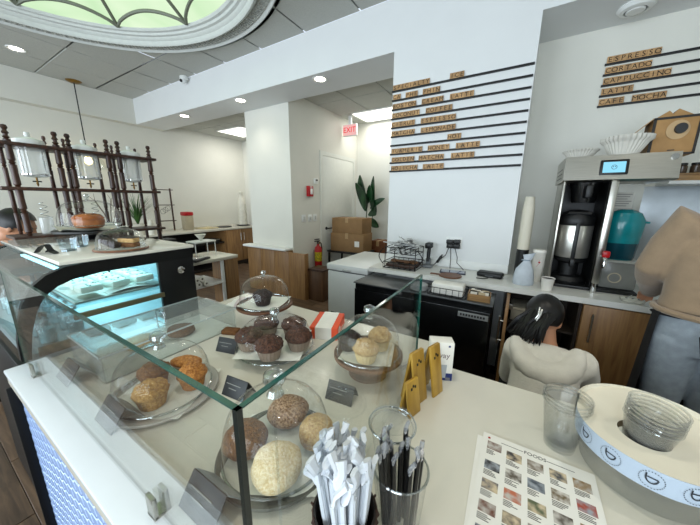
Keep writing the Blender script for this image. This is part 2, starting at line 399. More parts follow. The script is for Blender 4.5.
# fittings on ceiling and walls
t = T('security_camera', 'small white dome security camera where beam meets ceiling', 'camera', (-4.6, 2.72, 3.37))
P('mount', G().cyl((0, 0, -.05), .06, .05, 20, bev=.008), WHITE, t)
P('dome', G().ball((0, -.02, -.055), (.045, .045, .05)), WHITE, t); P('lens', G().ball((.01, -.055, -.075), .022), BLACK, t)
t = T('ceiling_vent', 'round white ceiling vent over the coffee brewer', 'vent', (.54, 3.06, 2.934))
P('rim', G().lathe([(.06, 0), (.1, 0), (.105, -.012), (.09, -.03), (.065, -.036), (.06, 0)], 32), WHITE, t)
P('slot', G().cyl((0, 0, -.012), .062, .01, 24), BLACK, t); P('disc', G().lathe([(0, -.045), (.05, -.04), (.055, -.03), (0, -.028)], 24), WHITE, t)
t = T('exit_sign', 'white exit sign with red letters above the door', 'sign', (-2.86, 4.72, 2.82))
P('housing', G().box(-.15, .15, -.02, .02, -.1, .1, .008), WHITE, t)
P('stem', G().box(-.03, .03, -.012, .012, .1, .249), WHITE, t)
P('face', G().box(-.14, .14, -.024, -.02, -.09, .09), emis('exit_glow', 'f2b8b4', .9), t)
tm = text_mesh('EXIT', .13, .002).copy(); P('lettering', tm, mat('exit_red', 'd01f2c', .5, emit=.6), t, (0, -.026, 0), (PI / 2, 0, 0))
RED = mat('red_enamel', 'b01a20', .35)
t = T('fire_alarm', 'red wall-mounted fire alarm with white strobe', 'alarm', (-3.05, 3.72, 1.70))
P('back_box', G().box(0, .05, -.065, .065, -.085, .085, .008), RED, t); P('strobe', G().box(.05, .075, -.025, .025, -.05, .045, .01), mat('strobe_lens', 'ece8e4', .2), t)
P('lettering', text_mesh('FIRE', .035, .0005).copy(), mat('print_white', 'f0f0f0', .6), t, (.052, 0, .066), (PI / 2, 0, PI / 2))
t = T('thermostat', 'small white thermostat with dark display beside the door frame', 'thermostat', (-3.05, 3.9, 1.87))
P('case', G().box(0, .03, -.05, .05, -.04, .045, .008), WHITE, t); P('display', G().box(.03, .033, -.025, .028, .005, .032), BLACK, t)
for i, y in enumerate((3.57, 3.73, 3.87)):
    t = T('switch_plate', 'white light switch plate in the row of three under the fire alarm', 'switch', (-3.05, y, 1.26), group='switch plates under the fire alarm')
    P('plate', G().box(0, .008, -.05, .05, -.06, .06, .003), WHITE, t); P('rocker', G().box(.008, .014, -.018, -.002, -.032, .032, .002).box(.008, .014, .004, .02, -.032, .032, .002), mat('switch_ivory', 'c9cac4', .5), t)
t = T('fire_extinguisher', 'red fire extinguisher with yellow label hanging beside the door', 'extinguisher', (-2.96, 3.83, .34))
P('cylinder', G().lathe([(0, 0), (.06, 0), (.066, .01), (.066, .36), (.055, .41), (.025, .44), (.022, .47), (0, .47)], 24), RED, t)
P('label_band', G().lathe([(.0672, .17), (.0672, .33)], 24, a0=-2.2, a1=.4), mat('label_yellow', 'd8c21e', .5, col2='8a7d20', scale=40), t)
v = P('valve', G().cyl((0, 0, .465), .02, .05).box(-.015, .015, -.09, .04, .515, .53, .004).box(-.015, .015, -.09, .03, .545, .56, .004), BLACK, t)
P('gauge', G().lathe([(0, 0), (.018, 0), (.018, .012), (0, .012)], 16, c=(.02, 0, .49), M=Matrix.Rotation(PI / 2, 4, 'Y')), CHROME, v)
P('hose', G().tube([(0, .03, .5), (0, .085, .47), (.01, .095, .38), (.01, .085, .25), (.0, .075, .16)], .011), BLACK, t)
P('wall_bracket', G().box(-.09, -.06, -.02, .02, .30, .36), STEEL, t)
# pendant lamp by the side wall
t = T('pendant_lamp', 'pendant lamp on a long thin cord with brass ceiling cup', 'lamp', (-6.3, 1.93, 3.37))
BRASS = mat('aged_brass', '8a6a34', .35, metal=.8)
P('ceiling_cup', G().lathe([(0, -.03), (.05, -.03), (.09, -.012), (.1, 0), (0, 0)], 24), BRASS, t)
P('cord', G().tube([(0, 0, -.02), (0, 0, -1.03)], .008, 6), BLACK, t)
P('socket', G().cyl((0, 0, -1.12), .03, .1), BRASS, t); P('bulb', G().lathe([(0, -1.27), (.045, -1.24), (.055, -1.20), (.03, -1.13), (.02, -1.11)], 16), emis('bulb_glow', 'ffd98a', 12), t)
P('shade', G().lathe([(.04, -1.05), (.12, -1.08), (.2, -1.20), (.22, -1.33)], 24), glass('lamp_glass', f0=.08), t)

# ================================================================ front counter and glass guard
CZ = .98
ct = T('service_counter', 'long white quartz-topped service counter faced with pale blue tiles', 'counter', (0, 0, 0))
P('base', G().box(-1.37, 1.6, .14, .86, 0, .94).box(-1.37, -.28, .86, 1.02, 0, .94), mat('counter_carcass', '2b2c2e', .6), ct)
P('top', G().prism([(-1.405, .112), (1.62, .112), (1.62, .93), (-.25, .93), (-.25, 1.08), (-1.405, 1.08)], .94, .98), QUARTZ, ct)
lg = T('counter_ledge', 'raised white ledge along the customer edge of the counter', 'ledge', (0, .16, CZ)); P('ledge', G().box(-1.405, 1.62, -.052, .052, 0, .012, .004), mat('white_ledge', 'dfe3e6', .25, var=.01, coat=.2), lg); P('joint', G().box(-1.405, 1.62, .001, .004, .0121, .0125), mat('joint_grey', 'a9adae', .6), lg)
P('edge_strip', G().box(-1.376, -1.366, .1, .14, 0, .94, .002), BLACKM, ct)
TILE = mat('pale_blue_glazed_tile', '9ab2dc', .3, var=.05, scale=3, coat=.3)
P('grout', G().box(-1.366, 1.6, .131, .14, 0, .94), mat('grout', 'b9c8e4', .8), ct)
hx, hz = .030, .0175
tm = G().prism([(-hx, 0), (-hx * .55, hz), (hx * .55, hz), (hx, 0), (hx * .55, -hz), (-hx * .55, -hz)], .1235, .131, 'Y')
bmesh.ops.bevel(tm.bm, geom=[e for e in tm.bm.edges if all(v.co.y < .124 for v in e.verts)], offset=.003, segments=1, affect='EDGES')
tm = tm.mesh('tile'); tm.materials.append(TILE); n = 0
far = G()
for c in range(60):
    for r in range(24):
        x = -1.335 + c * .0475; z = .92 - r * .0365 - (.01825 if c % 2 else 0)
        if c < 16 and r < 18: P('tile', tm, None, ct, (x, 0, z)); n += 1
        else: far.prism([(x - hx, z), (x - hx * .55, z + hz), (x + hx * .55, z + hz), (x + hx, z), (x + hx * .55, z - hz), (x - hx * .55, z - hz)], .1235, .131, 'Y')
P('tile_field', far, TILE, ct, smooth=False, kind='stuff')

GL = glass('clear_sheet_glass', (.975, .99, .985), .03, .005)
EDGE = mat('glass_edge_green', '174c44', .1, var=.2, scale=30, coat=.5)
gd = T('glass_guard', 'low clear glass guard with green edges around the pastries', 'glass guard', (0, 0, .992))
P('pane', G().box(-1.405, -.2435, .158, .164, 0, .333), GL, gd, smooth=False, label='long glass pane along the customer side')
P('pane', G().box(-.2425, -.2365, .2125, .83, -.0115, .333).box(-.2425, -.2365, .158, .2125, .0005, .333), GL, gd, smooth=False, label='end glass pane across the counter')
P('edge', G().box(-1.406, -.236, .1575, .1645, .333, .3355).box(-.2425, -.236, .1575, .831, .333, .3355).box(-1.4075, -1.405, .1575, .1645, 0, .3355).box(-.2425, -.236, .83, .8325, -.0115, .3355), EDGE, gd, smooth=False, label='dark green polished glass edges')
P('corner_joint', G().box(-.2432, -.2355, .1568, .1645, 0, .3352), mat('corner_dark', '061412', .2), gd, smooth=False, label='near-black glued glass corner')
for x in (-1.27, -.5):
    P('clamp', G().box(x - .013, x + .013, .148, .156, 0, .045, .002).box(x - .013, x + .013, .168, .176, 0, .045, .002).box(x - .013, x + .013, .148, .176, 0, .006), STEEL, gd)

# refrigerated display case
dc = T('display_case', 'black refrigerated display case with curved glass and white top', 'display case', (0, 0, 0))
CA, CB = -2.42, -1.45
prof = [(.155, .98), (.158, 1.05), (.17, 1.12), (.19, 1.185), (.217, 1.235), (.262, 1.272), (.315, 1.293), (.42, 1.303)]
P('cabinet', G().box(CA, CB, .15, .80, 0.02, .95, .006), BLACKM, dc)
P('back_panel', G().box(CA + .02, CB - .02, .775, .80, .95, 1.3), BLACKM, dc)
P('side_panel', G().box(CB - .02, CB, .63, .80, .95, 1.30, .003), BLACKM, dc)
P('side_panel', G().box(CA, CA + .02, .63, .80, .95, 1.30, .003), BLACKM, dc)
def arch(x0, x1, dn=.045):
    up = [(y, z + .004) for y, z in prof] + [(.8, 1.304)]
    dnl = [(.8, 1.255), (.42, 1.255), (.33, 1.245), (.285, 1.228), (.248, 1.2), (.222, 1.155), (.2, 1.09), (.186, 1.02), (.18, .98)]
    return G().prism(up + dnl, x0, x1, 'X')
P('side_frame', arch(CB - .025, CB + .002), BLACKM, dc); P('side_frame', arch(CA - .002, CA + .025), BLACKM, dc)
CG = glass('case_glass', (.9, .97, .97), .06)
g = G(); pf = prof[:7]
g.grid(lambda u, v: (CA + .02 + (CB - CA - .04) * u, *[a + (b - a) * ((v * 6) % 1 if v < 1 else 1) for a, b in zip(pf[min(int(v * 6), 5)], pf[min(int(v * 6), 5) + 1])]), 1, 6)
P('curved_glass', g, CG, dc)
P('side_glass', G().prism([(.2, .98), (.64, .98), (.64, 1.26), (.42, 1.26), (.3, 1.24), (.25, 1.2), (.22, 1.1)], CB - .018, CB - .013, 'X'), CG, dc, smooth=False)
WTOP = mat('glossy_white_top', 'e2dfd4', .05, var=.01, coat=.6)
P('top', G().box(CA - .004, CB + .004, .3, .81, 1.304, 1.32, .004), WTOP, dc)
P('rail', G().box(CB - .006, CB + .006, .31, .64, 1.082, 1.106, .002), mat('bronze_rail', '6e674f', .35, metal=.7), dc)
P('rail', G().box(CB - .006, CB + .006, .2, .31, .98, 1.015, .002), mat('bronze_rail', '6e674f', .35), dc)
P('lock', G().lathe([(0, .0), (.018, 0), (.018, .006), (.01, .008), (0, .008)], 18, c=(CB + .001, .73, 1.2), M=Matrix.Rotation(PI / 2, 4, 'Y')), CHROME, dc)
P('liner', G().box(CA + .02, CB - .03, .18, .775, .95, .985).box(CA + .02, CB - .03, .765, .775, .985, 1.255), mat('case_liner', 'a9b9bd', .3), dc)
P('glass_shelf', G().box(CA + .03, CB - .03, .3, .74, 1.118, 1.126), CG, dc, smooth=False)
P('shelf_lip', G().box(CA + .03, CB - .03, .296, .302, 1.112, 1.13), CHROME, dc)
LED = emis('cool_led', '9fecff', 3.2)
for y, z in ((.68, 1.246), (.36, 1.238), (.7, 1.108)):
    P('led_strip', G().box(CA + .05, CB - .05, y - .008, y + .008, z - .006, z + .004), LED, dc)
a = area('case_lamp', ((CA + CB) / 2, .5, 1.235), (0, 0, 0), .85, .3, 2.4, (.45, .86, 1)); a.parent = dc
a = area('case_lamp', ((CA + CB) / 2, .5, 1.1), (0, 0, 0), .85, .3, 1.6, (.45, .86, 1)); a.parent = dc
# goods inside the case
PAPER = mat('white_paper', 'e8e6df', .7, var=.03, scale=30)
tr = T('pastry_tray', 'white paper-lined tray of herb-flecked slices in the lit case', 'tray', (-1.68, .5, 1.1265))
P('tray', G().box(-.18, .18, -.17, .17, 0, .012, .004), STEEL, tr)
g = G(); rr = random.Random(3)
g.grid(lambda u, v: (-.17 + .34 * u, -.16 + .32 * v, .016 + .012 * math.sin(9 * u + 3) * math.sin(8 * v)), 14, 14); P('liner_paper', g, PAPER, tr)
for i in range(4):
    for j in range(3):
        o = T('sandwich_slice', 'pale herb-flecked slice on the paper-lined case tray', 'pastry', (-1.68 - .12 + i * .08, .5 - .1 + j * .1, 1.1585), rr.uniform(-.3, .3), 'slices on the case tray')
        P('slice', G().box(-.032, .032, -.04, .04, 0, .03, .008), mat('pale_dough', 'd6d9cc', .7, bump=.3), o)
        g = G()
        for q in range(6): g.box(-.004, .004, -.003, .003, 0, .002, M=Matrix.Translation((rr.uniform(-.025, .025), rr.uniform(-.03, .03), .0295)) @ Matrix.Rotation(rr.uniform(0, 3), 4, 'Z'))
        P('herb_flecks', g, mat('herb', '23301f', .7), o, kind='stuff')
bt = None
for i in range(7):
    for j in range(2):
        x, y = -1.56 - i * .11, .25 + j * .085
        if bt is None:
            bt = T('glass_bottle', 'small clear glass drink bottle on the floor of the lit case', 'bottle', (x, y, .985), group='bottles in the display case')
            P('bottle_body', G().lathe([(0, .002), (.026, .002), (.028, .01), (.028, .07), (.012, .095), (.012, .115)], 16), glass('bottle_glass', (.85, .95, .97), .1), bt)
            P('cap', G().cyl((0, 0, .113), .014, .014, 14), CHROME, bt); P('drink', G().cyl((0, 0, .006), .024, .055, 14), mat('pale_drink', 'a9c7cc', .3), bt)
        else: dup(bt, (x, y, .985))

# price tags
TAGG = mat('slate_tag', '2a2c2e', .5); TAGB = mat('grey_tag_back', '8f999d', .45, metal=.2)
def price_tag(x, y, rz, label, back=False, w=.085, h=.055, z=CZ, tilt=.5):
    t = T('price_tag', label, 'sign', (x, y, z), rz)
    M = Matrix.Rotation(-tilt, 4, 'X')
    P('face', G().box(-w / 2, w / 2, -.002, .002, 0, h, .001).xf(M), TAGG, t)
    g = G()
    for i, (a, b) in enumerate(((.15, .75), (.3, .6))):
        g.box(-w / 2 + w * (a - .05), -w / 2 + w * (b), -.0032, -.002, h * (.62 - .22 * i), h * (.655 - .22 * i))
    P('lettering', g.xf(M), mat('chalk_print', '85857f', .7), t, smooth=False)
    P('prop', G().box(-w / 2, w / 2, -.0015, .0015, 0, h * .95, .001).xf(Matrix.Translation((0, h * math.sin(tilt) * 2, 0)) @ Matrix.Rotation(tilt, 4, 'X')), TAGB if back else TAGG, t)
price_tag(-.66, .43, .1, 'black price tag between the two nearest glass domes')
price_tag(-.385, .578, .1, 'black price tag beside the wooden-footed cake stand')
price_tag(-.9, .575, .25, 'black price tag beside the plate of five chocolate muffins')
for x, y, l in ((-1.16, .19, 'grey-backed price tag on the ledge near the display case'), (-.83, .185, 'grey-backed price tag on the ledge before the golden muffin dome'), (-.43, .185, 'grey-backed price tag on the ledge at the corner of the glass guard')):
    price_tag(x, y, .0, l, True, .1, .062, .992, .62)

# ================================================================ cakes, muffins and their glass domes
from mathutils import noise
DOME = glass('dome_glass', (.985, .99, .987), .022, .006)
KNOB = glass('knob_glass', (.8, .84, .84), .25, .03)
def lump(prof, seg, amp, freq, seed):
    q = []
    for (r0, z0), (r1, z1) in zip(prof, prof[1:]): q += [(r0, z0), (r0 + (r1 - r0) / 3, z0 + (z1 - z0) / 3), (r0 + (r1 - r0) * 2 / 3, z0 + (z1 - z0) * 2 / 3)]
    g = G().lathe(q + [prof[-1]], seg + 10); g.ang = 9
    bmesh.ops.smooth_vert(g.bm, verts=g.bm.verts, factor=.5, use_axis_x=True, use_axis_y=True, use_axis_z=True)
    for v in g.bm.verts:
        n = noise.fractal(v.co * freq + Vector((seed * 7.3, seed * 3.1, 0)), 1, 2, 3)
        v.co *= 1 + amp * n
    return g
def muffin(x, y, z, r, h, tm, bm, label, seed=1, group=None, tilt=0, rz=0):
    t = T('muffin', label, 'muffin', (x, y, z), 0, group, rot=(tilt, 0, rz))
    hb = h * .55
    P('wrapper', G().lathe([(0, 0), (r * .72, 0), (r * .92, hb * .9), (r * .9, hb)], 40, wob=lambda k, n, zz: 1 + (.025 if k % 2 else -.025)), bm, t)
    P('crown', lump([(0, h), (r * .35, h * .985), (r * .7, h * .9), (r * .98, h * .74), (r * 1.06, h * .6), (r * .98, hb * .9), (r * .8, hb * .82), (0, hb * .8)], 36, .085, 70, seed), tm, t)
    return t
GOLD = mat('golden_crumb', 'a87636', .75, col2='d6a862', scale=165, bump=.7, bscale=240)
ORNG = mat('orange_crumb', '96591e', .7, col2='c98a42', scale=180, bump=.7, bscale=240)
BROWN = mat('brown_crumb', '5a3719', .7, col2='8a5a2c', scale=180, bump=.7, bscale=240)
CHOC = mat('chocolate_crumb', '2c1810', .7, col2='5a3826', scale=150, bump=.6, bscale=220)
DCHOC = mat('dark_chocolate_crumb', '140a08', .5, col2='33201a', scale=150, bump=.6, bscale=220)
SUGAR = mat('sugar_dusted_crumb', 'd2b483', .8, col2='ead9b4', scale=210, bump=.35, bscale=320)
TANC = mat('tan_crumb', 'b48a52', .75, col2='d6b57e', scale=180, bump=.7, bscale=260)
CRUMB = mat('cinnamon_crumble', '7a5334', .8, col2='c9a684', scale=210, bump=1, bscale=180)
WRAPB = mat('brown_wrapper', '6a4a30', .6); WRAPS = mat('silver_wrapper', '8a7a6c', .4, metal=.3); WRAPW = mat('pale_wrapper', 'd9bf8c', .7)
def plate(x, y, r, label, z=CZ, m=None, paper=True, prof=None, name='serving_plate'):
    t = T(name, label, 'plate', (x, y, z))
    P('plate', G().lathe(prof or [(0, 0), (r * .8, 0), (r, .008), (r * 1.02, .014), (r, .016), (r * .82, .009), (0, .009)], 48), m or DOME, t)
    if paper:
        s = r * .86; zt = max(p[1] for p in (prof or [(0, .0095)])) if prof else .0105
        g = G(); g.grid(lambda u, v: (s * (2 * u - 1) * .92, s * (2 * v - 1) * .92, zt + .002 + .004 * max(0, (abs(2 * u - 1) + abs(2 * v - 1) - 1.2)) * math.sin(8 * u + 5 * v)), 10, 10).xf(Matrix.Rotation(.5, 4, 'Z'))
        P('parchment', g, mat('parchment', 'dcdcd2', .75, var=.03, scale=25), t)
    return t
def cloche(x, y, z, r, h, label, knob=.02):
    t = T('glass_dome', label, 'glass dome', (x, y, z))
    pr = [(r * 1.0, 0), (r * 1.0, h * .1), (r * .985, h * .3), (r * .95, h * .5), (r * .88, h * .68), (r * .76, h * .82), (r * .58, h * .92), (r * .35, h * .98), (r * .1, h)]
    P('dome', G().lathe(pr, 56), DOME, t)
    P('rim', G().lathe([(r * 1.0 + .003 * math.cos(a), .003 + .003 * math.sin(a)) for a in [i * PI / 4 for i in range(9)]], 56), KNOB, t)
    k = knob
    P('knob', G().lathe([(0, h - .002), (k * .8, h), (k * .55, h + k * .5), (k * .6, h + k * .8), (k * 1.05, h + k * 1.5), (k * .95, h + k * 2.1), (k * .5, h + k * 2.4), (0, h + k * 2.45)], 20), KNOB, t)
    return t
SLATE = mat('grey_marble', '8d8a82', .4, col2='b3b0a8', scale=12)
WOODP = wood('walnut_plate', '4a2c1c', '7a5136', axis=0, dens=30, scale=2)
# dome with golden muffins
D1 = (-.845, .34)
plate(*D1, .142, 'grey marble plate under the dome with golden muffins', m=SLATE)
cloche(*D1, CZ + .0175, .124, .135, 'glass dome over four assorted golden and brown muffins')
muffin(-.81, .29, .9935, .042, .07, GOLD, GOLD, 'pale golden muffin in the dome nearest the ledge', 1)
muffin(-.905, .34, .9935, .042, .068, BROWN, BROWN, 'blueberry-topped brown muffin beside the pale golden muffin', 2)
muffin(-.795, .395, .9935, .040, .07, ORNG, ORNG, 'deep orange carrot muffin in the dome of golden muffins', 3)
e = T('cream_pastry', 'long brown pastry with a cream filling behind the carrot muffin', 'pastry', (-.885, .425, .9935), .5)
P('lower_half', lump([(0, .0), (.028, .003), (.032, .012), (.02, .02), (0, .02)], 20, .1, 40, 4).xf(Matrix.Diagonal((1.7, .9, 1, 1))), BROWN, e)
P('cream', G().ball((0, 0, .024), (.05, .024, .012)), mat('cream', 'e6dcc4', .5), e)
P('upper_half', lump([(0, .05), (.02, .048), (.031, .038), (.03, .028), (0, .026)], 20, .1, 40, 5).xf(Matrix.Diagonal((1.7, .9, 1, 1))), ORNG, e)
# dome with sugared puffs (next to the straws)
D2 = (-.41, .37)
plate(*D2, .131, 'clear glass plate with parchment under the dome of sugared puffs', m=mat('plate_grey_glass', '7f8078', .2, trans=.5))
cloche(*D2, CZ + .0175, .118, .14, 'glass dome over sugared puffs beside the straw holder', .024)
def puff(x, y, s, m, label, seed, sq=1.0, rz=0, z=.9935):
    t = T('puff_pastry', label, 'pastry', (x, y, z), rz)
    g = lump([(0, 0), (s * .6, 0), (s * .92, s * .3), (s, s * .6 * sq), (s * .93, s * .95 * sq), (s * .7, s * 1.22 * sq), (s * .35, s * 1.38 * sq), (0, s * 1.42 * sq)], 26, .06, 30, seed)
    P('puff', g, m, t); return t
puff(-.36, .318, .05, SUGAR, 'round pale sugar-dusted puff at the front of its dome', 1, .98)
puff(-.472, .33, .05, BROWN, 'brown round puff with a pale cut top next to the glass corner', 2, .9)
puff(-.345, .43, .043, TANC, 'smooth tan sugared puff on the parchment beside the sugar-dusted puff', 3, 1.05)
t = puff(-.45, .445, .052, CRUMB, 'cinnamon crumble cake behind the sugar-dusted puff', 4, .8)
g = G(); rr = random.Random(5)
for i in range(40):
    a, q = rr.uniform(0, 6.28), rr.uniform(0, .035); g.ball((q * math.cos(a), q * math.sin(a), .049 - q * q * 12), rr.uniform(.003, .006), 6, 4)
P('crumbs', g, CRUMB, t, kind='stuff')
# low glass stand with five chocolate muffins
D3 = (-.735, .68)
plate(*D3, .147, 'low footed glass plate of five chocolate muffins', prof=[(0, 0), (.05, 0), (.052, .006), (.02, .012), (.02, .02), (.12, .026), (.147, .034), (.147, .037), (.12, .031), (0, .03)])
cloche(*D3, 1.0105, .138, .108, 'low glass dome over five chocolate muffins', .018)
for i, (x, y) in enumerate(((-.79, .605), (-.682, .60), (-.638, .70), (-.72, .765), (-.82, .715))):
    muffin(x, y, 1.0205, .047, .076, CHOC, WRAPS, 'chocolate muffin in a foil wrapper on the five-muffin plate', 10 + i, 'five chocolate muffins', 0, i)
# raised stand, single dark muffin
def stand(x, y, r, zt, label, m, fr, bm=None):
    h = zt - CZ
    t = T('cake_stand', label, 'cake stand', (x, y, CZ))
    P('plate', G().lathe([(0, h - .018), (r * .9, h - .016), (r, h - .008), (r, h), (r * .98, h + .002), (r * .95, h - .002), (0, h - .002)], 48), m, t)
    P('foot', G().lathe([(0, 0), (fr, 0), (fr, .008), (fr * .8, .016), (fr * .72, h * .5), (fr * .9, h - .018), (0, h - .018)], 32), bm or m, t)
    g = G(); s = r * .72
    g.grid(lambda u, v: (s * (2 * u - 1), s * (2 * v - 1), h + .003 + .012 * max(0, abs(2 * u - 1) + abs(2 * v - 1) - 1.3)), 10, 10).xf(Matrix.Rotation(.3, 4, 'Z')); P('parchment', g, mat('parchment', 'dcdcd2', .75), t)
    return t
D4 = (-1.0, .87)
stand(*D4, .13, 1.065, 'tall cake stand with brown rim holding one dark muffin', WOODP, .055, mat('stand_white', 'd8d4cc', .4))
cloche(*D4, 1.068, .115, .13, 'glass dome over one dark chocolate muffin on the tall stand', .012)
muffin(-.985, .845, 1.0715, .043, .07, DCHOC, DCHOC, 'single dark double-chocolate muffin on the tall cake stand', 21)
D5 = (-.38, .755)
stand(*D5, .115, 1.055, 'wooden footed cake stand with tan and chocolate muffins', WOODP, .065)
cloche(*D5, 1.058, .103, .12, 'glass dome on the wooden cake stand by the end pane', .018)
muffin(-.445, .735, 1.0615, .038, .062, DCHOC, DCHOC, 'dark chocolate muffin on the wooden footed stand', 31)
muffin(-.36, .70, 1.0615, .040, .066, TANC, WRAPW, 'streusel-topped tan muffin at the front of the wooden stand', 32)
muffin(-.355, .79, 1.0615, .038, .072, TANC, WRAPW, 'lemon muffin behind the streusel muffin on the wooden stand', 33)
# acrylic bin with two cookies
ab = T('acrylic_bin', 'clear acrylic bin holding two round cookies beside the display case', 'bin', (-1.19, .5, CZ))
ACR = glass('acrylic', (.93, .95, .95), .06, .03, dens=.06)
P('front_panel', G().box(-.14, .14, -.24, -.236, 0, .09), ACR, ab, smooth=False)
P('back_panel', G().box(-.14, .14, .236, .24, 0, .09), ACR, ab, smooth=False)
for s in (-1, 1): P('side_panel', G().box(s * .138 - .002, s * .138 + .002, -.236, .236, 0, .09), ACR, ab, smooth=False)
P('lid', G().box(-.142, .142, -.242, .242, .09, .094), ACR, ab, smooth=False)
P('lid_edge', G().box(-.143, .143, -.2435, -.242, .089, .095).box(.142, .1435, -.2435, .2435, .089, .095).box(-.1435, -.142, -.2435, .2435, .089, .095), mat('acrylic_edge', 'b9c4c4', .1), ab, smooth=False)
P('handle', G().tube([(-.035, 0, .094), (-.035, 0, .12), (-.03, 0, .13), (.03, 0, .13), (.035, 0, .12), (.035, 0, .094)], .004, 8), KNOB, ab)
P('floor_sheet', G().box(-.136, .136, -.236, .236, 0, .003), mat('parchment', 'dcdcd2', .75), ab)
for i, (x, y, l) in enumerate(((-1.22, .43, 'pale cookie in the acrylic bin, nearer the ledge'), (-1.19, .57, 'brown cookie under the handle of the acrylic bin'))):
    t = T('cookie', l, 'cookie', (x, y, CZ + .004)); P('cookie_body', lump([(0, 0), (.045, 0), (.055, .012), (.05, .028), (.03, .036), (0, .038)], 26, .06, 40, 40 + i), TANC if i == 0 else BROWN, t)
t = T('cookie_bar', 'small brown cookie bar on the counter behind the acrylic bin', 'cookie', (-1.02, .69, CZ), .4); P('bar', G().box(-.035, .035, -.022, .022, 0, .02, .005), BROWN, t)
t = T('napkin_pack', 'loose pack of white napkins behind the acrylic bin', 'napkins', (-1.25, .95, CZ), .3)
g = G(); g.grid(lambda u, v: (-.09 + .18 * u, -.06 + .12 * v, .004 + .028 * math.sin(PI * u) ** .5 * math.sin(PI * v) ** .5 + .005 * math.sin(17 * u) * math.sin(13 * v)), 16, 14); P('sheets', g, PAPER, t)
P('wrap', G().grid(lambda u, v: (-.03 + .06 * u, -.062 + .124 * v, .006 + .032 * math.sin(PI * v) ** .5), 3, 14), mat('clear_wrap', 'd8c8c8', .2), t)
# orange and white box behind the five-muffin plate
ob = T('pastry_box', 'orange and white carton with round logo by the tall cake stand', 'box', (-.675, .935, CZ), .38)
ORA = mat('orange_card', 'e0512a', .55); P('carton', G().box(-.06, .06, -.085, .085, 0, .052, .002), ORA, ob)
P('white_band', G().box(-.035, .035, -.0862, .0862, .001, .0532), PAPER, ob); P('logo', G().lathe([(0, 0), (.02, 0)], 24, c=(.0605, -.04, .026), M=Matrix.Rotation(PI / 2, 4, 'Y')), PAPER, ob)
P('logo_mark', G().box(.0607, .061, -.05, -.03, .022, .026).box(.0607, .061, -.046, -.034, .03, .034), ORA, ob)

# ================================================================ straws, cups, signs, sheets
CLR = glass('clear_plastic', (.975, .98, .975), .07, .02, dens=.015)
RIMG = glass('rim_plastic', (.95, .955, .95), .14, .03)
def clear_cup(x, y, z, label, n=1, h=.118, rt=.045, rb=.03, group=None, rot=None):
    t = T('plastic_cup', label, 'cup', (x, y, z), rot=rot, group=group)
    for i in range(n):
        dz_ = i * .009
        P('wall', G().lathe([(0, .004 + dz_), (rb * .85, .004 + dz_), (rb, dz_), (rt, h + dz_)], 40), CLR, t)
        P('rolled_rim', G().lathe([(rt + .0022 * math.cos(a), h + dz_ + .0022 * math.sin(a)) for a in [k * PI / 3 for k in range(7)]], 40), RIMG, t)
    return t
clear_cup(.146, .738, CZ, 'stack of clear plastic cups standing on the counter beside the menu sheet', 3)
sh = T('straw_holder', 'woven dark brown cup stuffed with wrapped straws', 'holder', (-.184, .296, CZ)); sh.scale = (.82, .82, 1)
g = G(); g.lathe([(0, 0), (.05, 0), (.052, .004), (.062, .09), (.058, .092), (.048, .006), (0, .006)], 30); P('lining', g, mat('dark_lining', '1c130f', .7), sh)
g = G()
for k in range(14):
    pts = [((.0565 + .008 * (j / 11) + .0025 * (1 if (j + k) % 2 else -1)) * math.cos(2 * PI * k / 14), (.0545 + .008 * (j / 11) + .0025 * (1 if (j + k) % 2 else -1)) * math.sin(2 * PI * k / 14), .092 * j / 11) for j in range(12)]; g.tube(pts, .0024, 5)
for j in range(11): g.lathe([(.054 + .008 * (j / 11) + .003 * math.cos(a), .004 + .0083 * j + .003 * math.sin(a)) for a in [q * PI / 3 for q in range(7)]], 30)
P('weave', g, mat('wicker', '3a2319', .6), sh, kind='stuff')
SW = mat('straw_paper', 'cdd2d8', .7, var=.04); SB = mat('black_straw_plastic', '0a0a0b', .3)
rr = random.Random(11)
for i in range(56):
    a = rr.uniform(0, 2 * PI); q = .046 * math.sqrt(rr.random()); bx, by = q * math.cos(a), q * math.sin(a)
    tx, ty = bx * 1.12 - .004, by * 1.25; L_ = rr.uniform(.165, .2)
    t = T('paper_straw', 'white paper-wrapped straw in the woven holder', 'straw', (-.184 + bx * .6, .296 + by * .6, CZ + .008), group='white wrapped straws')
    top = Vector((tx - bx * .7, ty - by * .7, L_)); g = G()
    for k in range(2): pass
    P('straw', G().tube([(0, 0, 0), top * .5, top * .86], .0042, 6), SW, t)
    tw = top * .86; dr = Vector((rr.uniform(-.5, .5), rr.uniform(-.5, .5), 1)).normalized()
    P('crumpled_end', G().tube([tw, tw + dr * .008, tw + dr * .016 + Vector((rr.uniform(-.004, .004), rr.uniform(-.004, .004), 0)), tw + dr * .032 + Vector((rr.uniform(-.01, .01), rr.uniform(-.01, .01), 0))], [.005, .009, .007, .010], 6, flat=.45), SW, t)
bc = T('straw_tumbler', 'tall clear tumbler of black straws behind the woven holder', 'cup', (-.122, .375, CZ))
P('wall', G().lathe([(0, .004), (.032, .004), (.036, 0), (.046, .13)], 36), CLR, bc)
P('rolled_rim', G().lathe([(.046 + .002 * math.cos(a), .13 + .002 * math.sin(a)) for a in [k * PI / 3 for k in range(7)]], 36), KNOB, bc)
